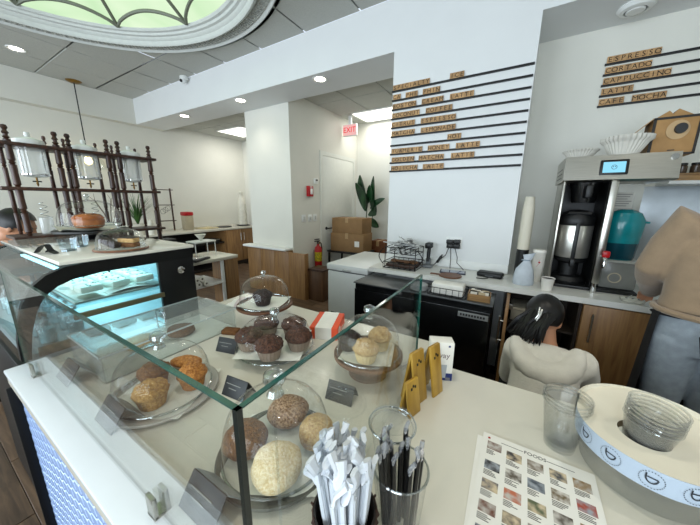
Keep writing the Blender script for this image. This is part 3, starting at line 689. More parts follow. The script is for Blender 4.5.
for i in range(20):
    a = rr.uniform(0, 2 * PI); q = .028 * math.sqrt(rr.random()); bx, by = q * math.cos(a), q * math.sin(a)
    t = T('black_straw', 'black straw in thin clear film standing in the tumbler', 'straw', (-.122 + bx, .375 + by, CZ + .006), group='black straws in the tumbler')
    top = Vector((bx * .35 - .003, by * .35 - .003, rr.uniform(.15, .18)))
    P('straw', G().tube([(0, 0, 0), top], .0045, 6), SB, t)
    P('film_tip', G().tube([top * .96, top * 1.02, top * 1.08 + Vector((rr.uniform(-.006, .006), rr.uniform(-.006, .006), 0))], [.0052, .008, .007], 6, flat=.5), glass('clear_film', (.75, .78, .82), .3, .15, dens=.25, dcol=(.6, .62, .66)), t)
ld = T('cup_lid', 'clear flat cup lid leaning on the tumbler of black straws', 'lid', (-.165, .48, CZ + .045), rot=(.5, 0, 0))
clear_cup(-.178, .475, CZ, 'single clear cup under the loose lid behind the black straws', 1, .105)
ld.location = (-.178, .475, CZ + .1085); ld.rotation_euler = (.0, 0, 0)
P('lid_disc', G().lathe([(0, .012), (.02, .012), (.022, .008), (.038, .008), (.04, .012), (.046, .012), (.049, 0)], 40), CLR, ld)
P('lid_rim', G().lathe([(.049 + .002 * math.cos(a), .002 * math.sin(a) + .002) for a in [k * PI / 3 for k in range(7)]], 40), KNOB, ld)
# gold wooden A-shaped menu boards
BAM = wood('bamboo', '8f6a1e', 'b8923a', axis=2, dens=14, scale=2, rough=.4)
def aboard(x, y, h, w, rz, label):
    t = T('table_sign', label, 'sign', (x, y, CZ), rz)
    for s in (-1, 1):
        P('board', G().box(-w / 2, w / 2, -.004, .004, 0, h, .002).xf(Matrix.Translation((0, s * h * .16, 0)) @ Matrix.Rotation(s * .155, 4, 'X')), BAM, t)
    P('spacer', G().box(-w / 2 + .004, w / 2 - .004, -.006, .006, h * .82, h * .9), BAM, t)
    g = G()
    for i, (u, v) in enumerate(((0, .80), (-.008, .74), (.008, .76))): g.box(u - .003, u + .003, -.0052, -.0042, h * v, h * v + .007)
    P('logo', g.xf(Matrix.Translation((0, -h * .16, 0)) @ Matrix.Rotation(-.155, 4, 'X')), BLACK, t, smooth=False)
aboard(-.197, .655, .10, .05, 1.25, 'short gold bamboo tent sign in front of the taller bamboo signs')
aboard(-.205, .715, .155, .055, 1.25, 'tall gold bamboo tent sign beside the end glass pane')
aboard(-.172, .775, .155, .05, 1.25, 'gold bamboo tent sign next to the white coffee carton')
# white coffee carton
cb = T('coffee_carton', 'white carton printed with coffee cups and a script title', 'box', (-.167, .858, CZ), .42)
P('carton', G().box(-.036, .036, -.022, .022, 0, .135, .002), mat('white_card', 'e6e3da', .5, var=.02), cb)
NAVY = mat('navy_print', '1d2c66', .5)
P('blue_corner', G().box(.004, .0362, -.0225, .0222, .002, .028).box(-.0362, -.014, -.0225, .0222, .002, .02), NAVY, cb, smooth=False)
for x, hh in ((-.02, .05), (.008, .058)): P('cup_picture', G().prism([(x - .007, .012), (x + .007, .012), (x + .01, hh), (x - .01, hh)], -.0232, -.0224, 'Y'), mat('cup_print', 'a9adb0', .5), cb, smooth=False)
P('title', text_mesh('Sway', .026, .0002).copy(), mat('script_print', '7c6a6c', .6), cb, (-.002, -.0228, .09), (PI / 2, 0, 0))
P('badge', G().box(.018, .024, -.0232, -.022, .12, .126), NAVY, cb)
P('barcode', G().box(.016, .03, -.0236, -.0224, .004, .013), mat('barcode_grey', '6d6d70', .6), cb)
# printed food menus
def sheet(x, y, rz, z, label, printed):
    t = T('menu_sheet', label, 'menu', (x, y, z), rz); P('sheet', G().box(0, .215, -.28, 0, 0, .0015), mat('laminated_paper', 'e6e4dc', .25, var=.01, coat=.3), t)
    if not printed: return
    cols = ['6a4030', '3c3a3c', '6b5a44', '4a4c50', '8a6a3a', '2e2c2e', '5c5448', '4a505a', '6a5a40', 'a04a3a', '52525c', 'b8684a', '5a6248', '4c4238', '7a5a36']
    rr = random.Random(4)
    g = G()
    for r in range(5):
        for c in range(5):
            x0, y0 = .012 + c * .0405, -.032 - r * .05 + (.008 if c == 0 and r == 0 else 0)
            k = cols[(r * 5 + c) % len(cols)]
            k2 = ['b9b4ac', '9aa0a6', 'c9b89a', 'd8d4cc'][(r + 2 * c) % 4]
            ph = P('photo_print', G().box(x0, x0 + .030, y0 - .024, y0, .0015, .0018), mat('photo_%d' % ((r * 5 + c) % 15), k, .4, col2=k2, scale=70), t, smooth=False)
            for q in range(4): g.box(x0, x0 + rr.uniform(.012, .027), y0 - .0285 - q * .0035, y0 - .0272 - q * .0035, .0015, .0018)
    g.box(.04, .085, -.0165, -.0155, .0015, .0018).box(.13, .18, -.0165, -.0155, .0015, .0018)
    P('caption_text', g, mat('print_black', '1a1a1a', .6), t, smooth=False, kind='stuff')
    P('title', text_mesh('FOODS', .013, .0001).copy(), mat('print_black', '1a1a1a', .6), t, (.108, -.016, .0018))
    P('emblem', G().cyl((.014, -.014, .0015), .003, .0003, 12), mat('print_red', 'a02a20', .6), t)
sheet(-.024, .668, .02, CZ, 'plain underside menu sheet beneath the printed food menu', False)
sheet(-.012, .684, -.01, CZ + .0016, 'printed food menu sheet with rows of dish photos', True)
# round cup dispenser with logo band
dp = T('lid_dispenser', 'round cream-topped clear tub with blue logo band', 'dispenser', (.29, .745, CZ))
P('tub', G().lathe([(0, 0), (.1, 0), (.104, .004), (.118, .07)], 64), glass('tub_plastic', (.98, .985, .98), .05, .05, dens=.04), dp)
P('band', G().lathe([(.1205, .062), (.1225, .106)], 64), mat('pale_blue_band', 'a3b0be', .5, var=.02), dp)
CREAM = mat('cream_card', 'dbd4c2', .6, var=.02)
hc_ = Vector((-.018, -.022))
g = G()
def topf(u, v):
    a = 2 * PI * u; ix, iy = hc_.x + .040 * math.cos(a), hc_.y + .040 * math.sin(a); ox, oy = .122 * math.cos(a), .122 * math.sin(a)
    x, y = ix + (ox - ix) * v, iy + (oy - iy) * v
    return (x, y, .106 + .02 * max(0, (y - .02) / .1) ** 1.2 * (1 if v < 1 else 1))
g.grid(topf, 64, 8); P('cream_top', g, CREAM, dp)
P('rear_lip', G().lathe([(.124, .06), (.125, .128), (.121, .13), (.12, .06)], 40, a0=.25, a1=PI - .25), CREAM, dp)
P('hole_rim', G().lathe([(.040, .1055), (.039, .09)], 48, c=(hc_.x, hc_.y, 0)), mat('cut_card', '7a6a50', .8), dp)
INK = mat('logo_ink', '22262e', .6)
for k, am in enumerate((-170, -145, -118, -92, -66)):
    a = math.radians(am + 14); R = .1226
    def onb(u, v, R=R, a=a): b = a + u / R; r_ = R + .0005 + (v + .022) / .044 * .0012 - .0008; return (r_ * math.cos(b), r_ * math.sin(b), .084 + v)
    g = G()
    for q in range(26):
        b = 2 * PI * q / 26; u, v = .0165 * math.cos(b), .0165 * math.sin(b); e = .0008
        g.poly(onb(u - e, v - e), onb(u + e, v - e), onb(u + e, v + e), onb(u - e, v + e))
    def stroke(pts, wd=.0012):
        for (u0, v0), (u1, v1) in zip(pts, pts[1:]):
            du, dv = u1 - u0, v1 - v0; l = math.hypot(du, dv) or 1; nx, ny = -dv / l * wd, du / l * wd
            g.poly(onb(u0 - nx, v0 - ny), onb(u1 - nx, v1 - ny), onb(u1 + nx, v1 + ny), onb(u0 + nx, v0 + ny))
    stroke([(-.008, .004), (.008, .004)]); stroke([(-.008 * math.cos(t_), .004 - .011 * math.sin(t_)) for t_ in [i * PI / 12 for i in range(13)]]); stroke([(-.008, .011), (-.008, .004)])
    P('logo_print', g, INK, dp, smooth=False)
clear_cup(.272, .723, CZ + .06, 'nested clear cups sitting in the hole of the cream-topped dispenser', 5, .085, .042, .028, rot=(.05, .06, 0))
t = T('card_reader', 'dark teal box at the counter beside the cream-topped dispenser', 'box', (.425, .61, CZ), .2)
P('case', G().box(-.035, .035, -.04, .04, 0, .07, .006), mat('dark_teal', '12282e', .4), t); P('keys', G().box(-.025, .025, -.03, .01, .07, .073, .002), BLACK, t)

# ================================================================ back counter, fridge, cabinets
bcn = T('back_counter', 'white back worktop running under the menu pier to the brewer', 'counter', (0, 0, 0))
P('worktop', G().prism([(-1.2, 2.35), (1.9, 2.35), (1.9, 3.3), (-.03, 3.3), (-.03, 2.78), (-1.2, 2.78)], .88, .92), mat('back_worktop', 'd9d9d4', .3, var=.015), bcn)
def cab(x0, x1, label, doors, open_=False):
    t = T('base_cabinet', label, 'cabinet', ((x0 + x1) / 2, 2.37, 0)); w = (x1 - x0) / 2
    g = G(); g.box(-w, -w + .018, 0, .42, .1, .878).box(w - .018, w, 0, .42, .1, .878).box(-w, w, .402, .42, .1, .878).box(-w, w, 0, .42, .1, .118).box(-w + .01, w - .01, .04, .06, 0, .1)
    P('carcass', g, OAK if not open_ else mat('dark_carcass', '2a211a', .6), t)
    if open_:
        P('shelf', G().box(-w + .018, w - .018, .03, .4, .62, .636), mat('dark_carcass', '2a211a', .6), t)
        P('shelf', G().box(-w + .018, w - .018, .03, .4, .36, .376), mat('dark_carcass', '2a211a', .6), t)
    n = len(doors)
    for i, hs in enumerate(doors):
        a, b = -w + 2 * w * i / n + .002, -w + 2 * w * (i + 1) / n - .002
        d_ = P('cabinet_door', G().box(a, b, -.02, -.001, .105, .872, .002), OAK, t)
        hx = a + .05 if hs < 0 else b - .05
        P('bar_handle', G().tube([(hx, -.045, .62), (hx, -.045, .82)], .006, 8).tube([(hx, -.02, .65), (hx, -.045, .65)], .005, 6).tube([(hx, -.02, .79), (hx, -.045, .79)], .005, 6), STEEL, d_)
    return t
cab(.45, 1.05, 'oak base cabinet under the coffee brewer', [-1])
cab(1.055, 1.85, 'oak base cabinet past the standing person', [-1, 1])
oc = cab(-.02, .445, 'open dark base cabinet the crouching person reaches into', [], True)
dr = P('cabinet_door', G().box(-.019, 0, -.40, 0, .105, .872, .002), OAK, oc, (-.2, -.003, 0))
P('bar_handle', G().tube([(-.045, -.35, .6), (-.045, -.35, .8)], .006, 8).tube([(-.02, -.35, .63), (-.045, -.35, .63)], .005, 6).tube([(-.02, -.35, .77), (-.045, -.35, .77)], .005, 6), STEEL, dr)
P('hinge', G().box(.0, .03, -.03, -.005, .75, .79, .003).box(.0, .03, -.03, -.005, .2, .24, .003), STEEL, dr)
t = T('storage_box', 'pale storage box on the upper shelf of the open cabinet', 'box', (.13, 2.55, .637)); P('tub', G().box(-.1, .1, -.13, .13, 0, .09, .01), mat('pale_tub', 'a8a496', .6), t); P('lid', G().box(-.105, .105, -.135, .135, .09, .105, .005), mat('pale_tub_lid', 'bdb9aa', .5), t)
t = T('storage_tray', 'dark tray on the lower shelf of the open cabinet', 'tray', (.2, 2.55, .377)); P('tray', G().box(-.15, .15, -.13, .13, 0, .1, .01), mat('dark_tray', '24282c', .5), t); P('papers', G().box(-.12, .1, -.1, .1, .1, .13, .004), PAPER, t)
fr = T('undercounter_fridge', 'black undercounter fridge with steel top edge and grey badge', 'fridge', (0, 0, 0))
FZ = .855
P('body', G().box(-1.18, -.085, 2.06, 2.34, .05, FZ - .012), BLACKM, fr)
P('top', G().box(-1.185, -.08, 2.03, 2.345, FZ - .012, FZ, .003), mat('grey_fridge_top', '55585a', .35, metal=.4), fr)
for a, b in ((-1.175, -.635), (-.63, -.09)):
    P('fridge_door', G().box(a, b, 2.035, 2.06, .12, FZ - .06, .004), mat('black_gloss', '0b0c0d', .25, coat=.4), fr)
P('badge', G().box(-.3, -.1, 2.03, 2.035, .735, .775, .002), mat('grey_badge', '8a8c8c', .4), fr)
g = G()
for i in range(9): g.box(-.285 + i * .019, -.273 + i * .019, 2.0292, 2.0302, .747, .763)
P('badge_lettering', g, BLACK, fr, smooth=False, kind='stuff')
P('kick_grille', G().box(-1.17, -.095, 2.07, 2.09, .01, .1), BLACK, fr)
# goods on the fridge top
WIRE = mat('black_wire', '141414', .4, metal=.4)
def wire_basket(t, w, d, h, n=6, r=.0025):
    g = G()
    for z in (0.003, h): g.tube([(-w, -d, z), (w, -d, z), (w, d, z), (-w, d, z), (-w, -d, z)], r, 6)
    for i in range(n + 1):
        x = -w + 2 * w * i / n; g.tube([(x, -d, h), (x, -d, .003), (x, d, .003), (x, d, h)], r * .8, 5)
    for i in range(1, 4):
        y = -d + 2 * d * i / 4; g.tube([(-w, y, h), (-w, y, .003), (w, y, .003), (w, y, h)], r * .8, 5)
    P('wire_frame', g, WIRE, t)
t = T('napkin_basket', 'black wire basket on the fridge holding white napkins', 'basket', (-.40, 2.13, FZ)); wire_basket(t, .135, .075, .06)
nb = T('napkin_stack', 'thick stack of white napkins in the wire basket', 'napkins', (-.40, 2.13, FZ + .006)); P('stack', G().box(-.115, .115, -.055, .055, 0, .085, .012, seg=3), PAPER, nb)
P('fold_lines', G().box(-.1152, .1152, -.0555, .0555, .03, .031).box(-.1152, .1152, -.0555, .0555, .055, .056), mat('fold_grey', 'a8a8a4', .8), nb, smooth=False)
t = T('sugar_caddy', 'wooden caddy of sugar packets at the end of the fridge top', 'caddy', (-.18, 2.13, FZ), .05)
KR = wood('light_wood_box', '8a673f', 'ac8655', axis=0, dens=20)
P('crate', G().box(-.075, .075, -.06, -.052, 0, .05).box(-.075, .075, .052, .06, 0, .05).box(-.075, -.067, -.06, .06, 0, .05).box(.067, .075, -.06, .06, 0, .05).box(-.075, .075, -.06, .06, 0, .006), KR, t)
rr = random.Random(2)
for i in range(14): P('packet', G().box(-.022, .022, -.002, .002, 0, .05, .0015).xf(Matrix.Rotation(rr.uniform(-.3, .3), 4, 'X')), mat('packet_%d' % (i % 3), ['d8d2c4', '2c2824', 'b9a888'][i % 3], .6), t, (-.04 + .027 * (i % 4) + rr.uniform(-.005, .005), -.04 + .022 * (i // 4), .02))
t = T('plate_stack', 'stack of grey takeaway lids beside the napkin basket', 'lids', (-.63, 2.14, FZ))
for k in range(4): P('lid', G().lathe([(0, .004), (.05, .004), (.065, .0), (.07, .004), (.066, .01), (.05, .012), (0, .012)], 28), mat('grey_lid', '9a9c9e', .35), t, (0, 0, k * .011))
# two-tier wire rack with wrapped cutlery
t = T('wire_rack', 'two-tier curled black wire rack at the end of the back counter', 'rack', (-.92, 2.56, .92))
for z, w_, d_ in ((.0, .16, .14), (.14, .15, .12)):
    g = G()
    for zz in (z + .004, z + .06): g.tube([(-w_, -d_, zz), (w_, -d_, zz), (w_, d_, zz), (-w_, d_, zz), (-w_, -d_, zz)], .004, 6)
    for i in range(7):
        x = -w_ + 2 * w_ * i / 6; g.tube([(x, -d_, z + .06), (x, -d_, z + .004), (x, d_, z + .004), (x, d_, z + .06)], .003, 5)
    P('tier', g, WIRE, t)
for s in (-1, 1):
    for y in (-.12, .12): P('upright', G().tube([(s * .15, y, 0), (s * .15, y, .2)], .004, 6), WIRE, t)
    P('scroll', G().tube([(s * (.165 + .05 * math.sin(q * PI / 8)), -.12, .03 + .02 * q) for q in range(9)], .004, 6), WIRE, t)
rr = random.Random(8)
for i in range(26):
    t2 = T('wrapped_cutlery', 'film-wrapped cutlery set heaped in the upper wire tier', 'cutlery', (-.92 + rr.uniform(-.11, .11), 2.56 + rr.uniform(-.09, .09), 1.075 + .0042 * i), group='wrapped cutlery in the wire rack', rot=(rr.uniform(-.35, .35), rr.uniform(-.5, .5), rr.uniform(-1, 1)))
    P('film', G().box(-.085, .085, -.021, .021, -.004, .004, .003), mat('film_white', 'dcdcd8', .3, col2='a8aaaa', scale=30), t2)
    P('cutlery', G().box(-.07, .075, -.004, .0, .0035, .006).box(-.07, .07, .003, .007, .0035, .006), BLACK, t2)
t = T('brown_tray', 'dark brown tray of packets in the lower wire tier', 'tray', (-.92, 2.56, .932))
P('tray', G().box(-.14, .14, -.12, .12, 0, .03, .006), mat('dark_brown', '3a2418', .5), t)
for i in range(5): P('packet', G().box(-.03, .03, -.04, .04, 0, .02, .006), mat('kraft_packet', '6a4a30', .6), t, (-.1 + .05 * i, .0, .03), (0, .3, i))
# handheld scanner, adapter and cables, tablet, phone
t = T('barcode_scanner', 'black handheld scanner standing in a grey dock', 'scanner', (-.71, 2.66, .92))
P('dock', G().box(-.045, .045, -.04, .04, 0, .03, .01).box(-.025, .025, -.01, .03, .03, .09, .008), mat('dock_grey', '6a6e70', .4), t)
P('handle', G().tube([(0, -.005, .06), (0, .0, .15), (0, .01, .2)], [.016, .018, .016], 10), BLACK, t); P('head', G().box(-.03, .03, -.05, .04, .19, .245, .012), BLACK, t)
t = T('power_outlet', 'white wall outlet plate with black adapters plugged in', 'outlet', (-.505, 2.78, 1.165))
P('plate', G().box(-.075, .075, -.008, 0, -.055, .055, .003), WHITE, t)
for x, z in ((-.035, .01), (.03, .015), (-.03, -.03), (.03, -.03)): P('adapter', G().box(x - .03, x + .03, -.05, -.008, z - .02, z + .02, .006), BLACK, t)
P('cable', G().tube([(-.04, -.04, -.05), (-.06, -.05, -.12), (-.14, -.06, -.2), (-.17, -.08, -.235)], .004, 6).tube([(-.02, -.04, -.05), (-.01, -.05, -.15), (.0, -.1, -.235)], .0035, 6).tube([(.02, -.04, -.05), (.05, -.06, -.13), (.05, -.06, -.18), (.12, -.09, -.235)], .0035, 6), BLACK, t)
t = T('power_brick', 'small black inline switch dangling on the outlet cable', 'switch', (-.62, 2.72, 1.0), rot=(0, .5, 0)); P('brick', G().box(-.012, .012, -.01, .01, -.04, .04, .005), BLACK, t); P('strain_relief', G().cyl((0, 0, .036), .006, .02, 8), BLACK, t)
t = T('tablet', 'dark blue tablet lying under the outlet cables', 'tablet', (-.46, 2.58, .92), .15); P('body', G().box(-.11, .11, -.06, .06, 0, .01, .004), mat('navy_case', '1a2236', .4), t); P('screen', G().box(-.1, .1, -.05, .05, .01, .0112), mat('dark_screen', '2a3a66', .1, coat=1), t)
t = T('wooden_board', 'round brown wooden board on the back counter', 'board', (-.45, 2.43, .92)); P('board', G().lathe([(0, 0), (.09, 0), (.095, .006), (.09, .012), (0, .012)], 30), WOODP, t); P('handle', G().box(-.17, -.085, -.015, .015, .002, .01, .003), WOODP, t)
t = T('cash_terminal', 'long black box with rounded ends on the back counter', 'terminal', (-.155, 2.60, .92), -.12); P('body', G().box(-.1, .1, -.05, .05, 0, .045, .016, seg=3), BLACK, t); P('port', G().box(-.03, .03, -.052, -.049, .012, .02), mat('port_grey', '55585a', .5), t)
P('cable', G().tube([(0, -.05, .012), (.0, -.09, .008), (-.03, -.12, .005), (-.08, -.13, .005)], .004, 6), BLACK, t)
# paper cups, bag, tub
def paper_cup(loc, label, h=.11, rt=.042, rb=.03, m=None, band=None, n=1, flip=False):
    t = T('paper_cup', label, 'cup', loc)
    for k in range(n):
        z = k * .017
        pr = [(0, 0), (rb, 0), (rt, h), (rt + .002, h + .002), (rt + .002, h - .003)] if not flip else [(rt + .003, 0), (rt + .003, .004), (rt, .004), (rb, h), (0, h)]
        P('cup_wall', G().lathe(pr, 28), m or mat('ivory_cup', 'cfc9b8', .55), t, (0, 0, z))
    return t
paper_cup((.06, 2.75, .92), 'tall black canister under the leaning stack of paper cups', .24, .045, .045, BLACK)
t = paper_cup((.06, 2.75, 1.162), 'tall stack of upside-down ivory paper cups on the black canister', .11, .044, .032, None, None, 20, True)
t = T('paper_cup', 'white lidded paper cup with a red lightning mark', 'cup', (.176, 2.66, .92))
P('cup_wall', G().lathe([(0, 0), (.034, 0), (.046, .24), (.049, .245), (.044, .262), (0, .262)], 30), mat('white_cup', 'dcd8d0', .5), t)
P('red_mark', G().prism([(-.018, .12), (.004, .16), (-.006, .162), (.014, .205), (.0, .172), (.012, .168)], -.0465, -.0455, 'Y'), RED, t)
t = T('coffee_bag', 'pale blue-grey folded-top bag beside the lidded paper cup', 'bag', (.085, 2.50, .92), .1)
g = G(); 
for a, w_, d_ in (): pass
g.loft([((0, 0, 0), (.066, 0, 0), (0, .045, 0)), ((0, 0, .015), (.074, 0, 0), (0, .05, 0)), ((0, 0, .07), (.07, 0, 0), (0, .045, 0)), ((0, 0, .12), (.06, 0, 0), (0, .036, 0)), ((.004, 0, .165), (.034, 0, 0), (0, .02, 0)), ((.008, 0, .19), (.022, 0, 0), (0, .01, 0)), ((.012, 0, .215), (.032, 0, 0), (0, .007, 0)), ((.016, 0, .245), (.042, 0, .012), (0, .005, 0))], 20)
for v in g.bm.verts: v.co += noise.noise_vector(v.co * 40) * .005
P('pouch', g, mat('bag_film', 'b4bcc4', .4, var=.08, scale=18), t); P('tie', G().lathe([(.012, .188), (.03, .19), (.03, .198), (.012, .2)], 14).xf(Matrix.Diagonal((1, .5, 1, 1))), mat('tie_grey', '8a98a4', .4), t)
t = paper_cup((.235, 2.425, .92), 'short white cup of coffee grounds in front of the brewer', .09, .042, .032, mat('white_cup', 'dcd8d0', .5)); P('grounds', G().cyl((0, 0, .082), .039, .004, 20), DCHOC, t)

# ================================================================ coffee brewer
br = T('coffee_brewer', 'stainless steel twin coffee brewer with blue display', 'brewer', (0, 0, 0))
BX0, BX1, BY = .245, .785, 2.5
P('head', G().prism([(BY, 1.69), (BY - .02, 1.70), (BY + .01, 1.855), (2.98, 1.855), (2.98, 1.69)], BX0 - .015, BX1, 'X'), STEEL, br)
P('back_panel', G().box(BX0, BX1 - .02, 2.93, 2.97, .95, 1.69), mat('brewer_back', '9a9a92', .4, metal=.6), br)
P('side_panel', G().box(BX0, BX0 + .012, 2.55, 2.95, .94, 1.69, .002), STEEL, br)
P('centre_column', G().box(.495, .535, BY + .01, BY + .08, .99, 1.69, .004), STEEL, br)
P('centre_panel', G().box(.497, .503, BY + .08, 2.93, .95, 1.69), BLACK, br)
P('bay_back', G().box(BX0 + .012, .497, 2.9, 2.93, .95, 1.69), BLACK, br)
P('base_tray', G().box(BX0, BX1 - .03, 2.56, 2.95, .925, .945, .004), BLACK, br)
for x, y in ((.515, 2.53), (BX0 + .03, 2.9), (.74, 2.9)): P('foot', G().lathe([(0, 0), (.016, 0), (.018, .008), (.014, .06), (.014, .08), (0, .08)], 16), CHROME, br, (x, y, .92))
dsp = P('display_bezel', G().box(-.07, .07, -.006, .0, -.048, .048, .006).xf(Matrix.Rotation(-.19, 4, 'X')), BLACK, br, (.487, BY - .005, 1.775))
P('screen', G().box(-.055, .055, -.0075, -.006, -.034, .034).xf(Matrix.Rotation(-.19, 4, 'X')), emis('screen_blue', '8fd8f4', 1.0), dsp)
g = G(); g.lathe([(.012, 0), (.0145, 0)], 24, c=(0, -.0078, 0), M=Matrix.Rotation(PI / 2, 4, 'X')); g.box(-.007, -.003, -.008, -.0076, .0, .006).box(.003, .007, -.008, -.0076, .0, .006); P('face_icon', g.xf(Matrix.Rotation(-.19, 4, 'X')), INK, dsp, smooth=False)
P('emblem', G().lathe([(0, 0), (.018, 0), (.018, .004), (0, .004)], 24, c=(.755, BY + .002, 1.825), M=Matrix.Rotation(PI / 2 - .19, 4, 'X')), CHROME, br)
P('vent_slot', G().box(BX0 - .0165, BX0 - .0145, 2.6, 2.9, 1.72, 1.725).box(BX0 - .0165, BX0 - .0145, 2.6, 2.9, 1.75, 1.755).box(BX0 - .0165, BX0 - .0145, 2.6, 2.9, 1.78, 1.785), BLACK, br)
P('brew_basket', G().lathe([(0, 0), (.07, 0), (.095, .14), (0, .14)], 28), mat('black_gloss', '0b0c0d', .25), br, (.39, 2.7, 1.55))
P('basket_handle', G().box(-.02, .02, -.19, -.08, .03, .12, .012), BLACK, br, (.39, 2.7, 1.55))
P('hot_faucet', G().tube([(0, 0, 0), (0, -.05, .0), (0, -.06, -.02), (0, -.06, -.07)], .011, 10), CHROME, br, (.53, BY + .01, 1.19))
P('faucet_handle', G().box(-.02, .02, -.07, -.03, .0, .045, .01), RED, br, (.53, BY + .01, 1.19), label='red hot water tap handle')
P('warning_label', G().box(-.06, .06, -.002, 0, -.06, .06), mat('label_white', 'c6c4bc', .6, var=.02), br, (.66, 2.928, 1.57))
g = G()
for q in range(6): g.box(-.05, .05 - .012 * (q % 3), -.003, -.002, .042 - q * .017, .047 - q * .017)
P('label_lines', g, mat('label_grey_print', '77756f', .7), br, (.66, 2.928, 1.57), smooth=False)
sv = T('thermal_server', 'steel and black thermal coffee server under the brew basket', 'server', (.375, 2.70, .946))
P('base', G().lathe([(0, 0), (.11, 0), (.115, .02), (.10, .05), (.06, .06), (.06, .15), (.1, .17), (.105, .2), (0, .2)], 32), BLACK, sv)
P('body', G().lathe([(.106, .2), (.108, .205), (.108, .435), (.106, .44)], 40), mat('bright_steel', 'd6d4cc', .32, metal=.9), sv)
P('lid', G().lathe([(.108, .44), (.112, .45), (.112, .49), (.09, .53), (.05, .55), (0, .555)], 32), BLACK, sv)
P('sight_gauge', G().box(-.012, .012, -.125, -.104, .18, .46, .004), BLACK, sv); P('faucet', G().box(-.016, .016, -.16, -.1, .14, .2, .008), BLACK, sv)
P('handle', G().tube([(-.1, -.02, .5), (-.06, -.09, .53), (.06, -.09, .53), (.1, -.02, .5)], .012, 8), BLACK, sv)
tp = T('water_pitcher', 'teal plastic pitcher on the clear tub in the brewer bay', 'pitcher', (.645, 2.72, 1.152), .1)
TEAL = mat('teal_plastic', '0b7d84', .25, var=.1, coat=.3)
P('jug', G().loft([((0, 0, 0), (.085, 0, 0), (0, .075, 0)), ((0, 0, .02), (.092, 0, 0), (0, .08, 0)), ((0, 0, .22), (.112, 0, 0), (0, .095, 0)), ((0, 0, .28), (.112, 0, 0), (0, .095, 0)), ((0, 0, .33), (.085, 0, 0), (0, .075, 0)), ((0, 0, .355), (.04, 0, 0), (0, .035, 0))], 32), TEAL, tp)
P('liquid', G().loft([((0, 0, .004), (.0875, 0, 0), (0, .0765, 0)), ((0, 0, .02), (.0932, 0, 0), (0, .081, 0)), ((0, 0, .12), (.1025, 0, 0), (0, .088, 0))], 32), mat('dark_teal_water', '0a3f4c', .2), tp)
P('lip', G().box(.1, .13, -.03, .03, .26, .275, .005), TEAL, tp)
tb = T('clear_tub', 'clear square plastic tub with round embossed mark beneath the teal pitcher', 'tub', (.655, 2.72, .946))
P('tub', G().box(-.1, .1, -.1, .1, 0, .2, .012), mat('frosted_plastic', '8d8f8a', .25, trans=.35), tb); P('rim', G().box(-.105, .105, -.105, .105, .19, .205, .005), mat('frosted_rim', 'a6a8a2', .3), tb)
P('mark', G().lathe([(.03, 0), (.034, .002), (.038, 0)], 30, c=(-.02, -.1005, .08), M=Matrix.Rotation(PI / 2, 4, 'X')), mat('mark_tan', 'a69c86', .5), tb)
sp = T('spoon_tray', 'crumpled clear bag with spoons lying by the tub', 'tray', (.70, 2.43, .92)); sp.scale = (.6, .6, .6); g = lump([(0, 0), (.09, 0), (.1, .02), (.07, .045), (0, .05)], 24, .25, 30, 3); P('bag', g, mat('crumpled_film', 'b9b7ac', .25), sp)
for i in range(3): P('spoon', G().tube([(-.06 + .05 * i, -.04, .045), (.0 + .05 * i, .05, .06)], .004, 6).ball((-.06 + .05 * i, -.045, .045), (.014, .02, .006), 8, 6), CHROME, sp)
# paper filters and kraft box on the brewer
FIL = mat('filter_paper', 'd2cfc6', .9, var=.03)
def filters(x, y, r, h, label, z=1.856, tilt=0):
    t = T('filter_stack', label, 'filters', (x, y, z), rot=(tilt, 0, 0))
    fl = lambda k, n, zz: 1 + (.035 if k % 2 else -.035) * min(1, max(0, zz) / h * 1.3)
    for q in range(3): P('filter', G().lathe([(0, .002), (r * .5, .002), (r * .55, .004), (r * .8, h * .55), (r * (1.02 - .0 * q), h * (1 - .12 * q))], 64, c=(0, 0, q * .004), wob=fl), FIL, t, smooth=False)
    return t
filters(.33, 2.74, .105, .07, 'smaller stack of fluted paper filters at the brewer end by the cups')
filters(.55, 2.64, .128, .12, 'larger stack of fluted paper filters next to the kraft coffee box')
kb = T('kraft_box', 'kraft carton with a black round spout disc on top of the brewer', 'box', (.79, 2.80, 1.858), -.05); kb.scale = (1.05, 1, 1.15)
KRAFT = mat('kraft_card', 'a37d4e', .7, var=.07, scale=20)
P('carton', G().box(-.1, .1, -.1, .1, 0, .2, .002), KRAFT, kb)
P('dark_edges', G().box(-.102, -.088, -.1035, -.099, 0, .2).box(.09, .102, -.1035, -.099, 0, .2).box(-.1, .1, -.1035, -.099, 0, .01).box(-.1, .1, -.1035, -.099, .19, .202), mat('dark_tape', '1e1a17', .6), kb, smooth=False)
P('disc', G().lathe([(0, 0), (.05, 0), (.05, .004), (0, .004)], 30, c=(.01, -.102, .13), M=Matrix.Rotation(PI / 2, 4, 'X')), mat('kraft_disc', 'b89a72', .7), kb)
P('spout', G().lathe([(0, 0), (.028, 0), (.026, .02), (0, .02)], 24, c=(.02, -.104, .135), M=Matrix.Rotation(PI / 2, 4, 'X')), BLACK, kb)
P('top_flap', G().prism([(-.1, .2), (-.03, .245), (-.01, .225), (.01, .25), (.1, .2)], -.04, .04, 'Y'), KRAFT, kb)
P('side_flap', G().box(0, .13, -.1, .1, -.004, 0).xf(Matrix.Translation((-.1, 0, .2)) @ Matrix.Rotation(PI - .75, 4, 'Y')), KRAFT, kb)
P('print_line', G().box(-.015, .015, -.1042, -.1, .022, .027), BLACK, kb)
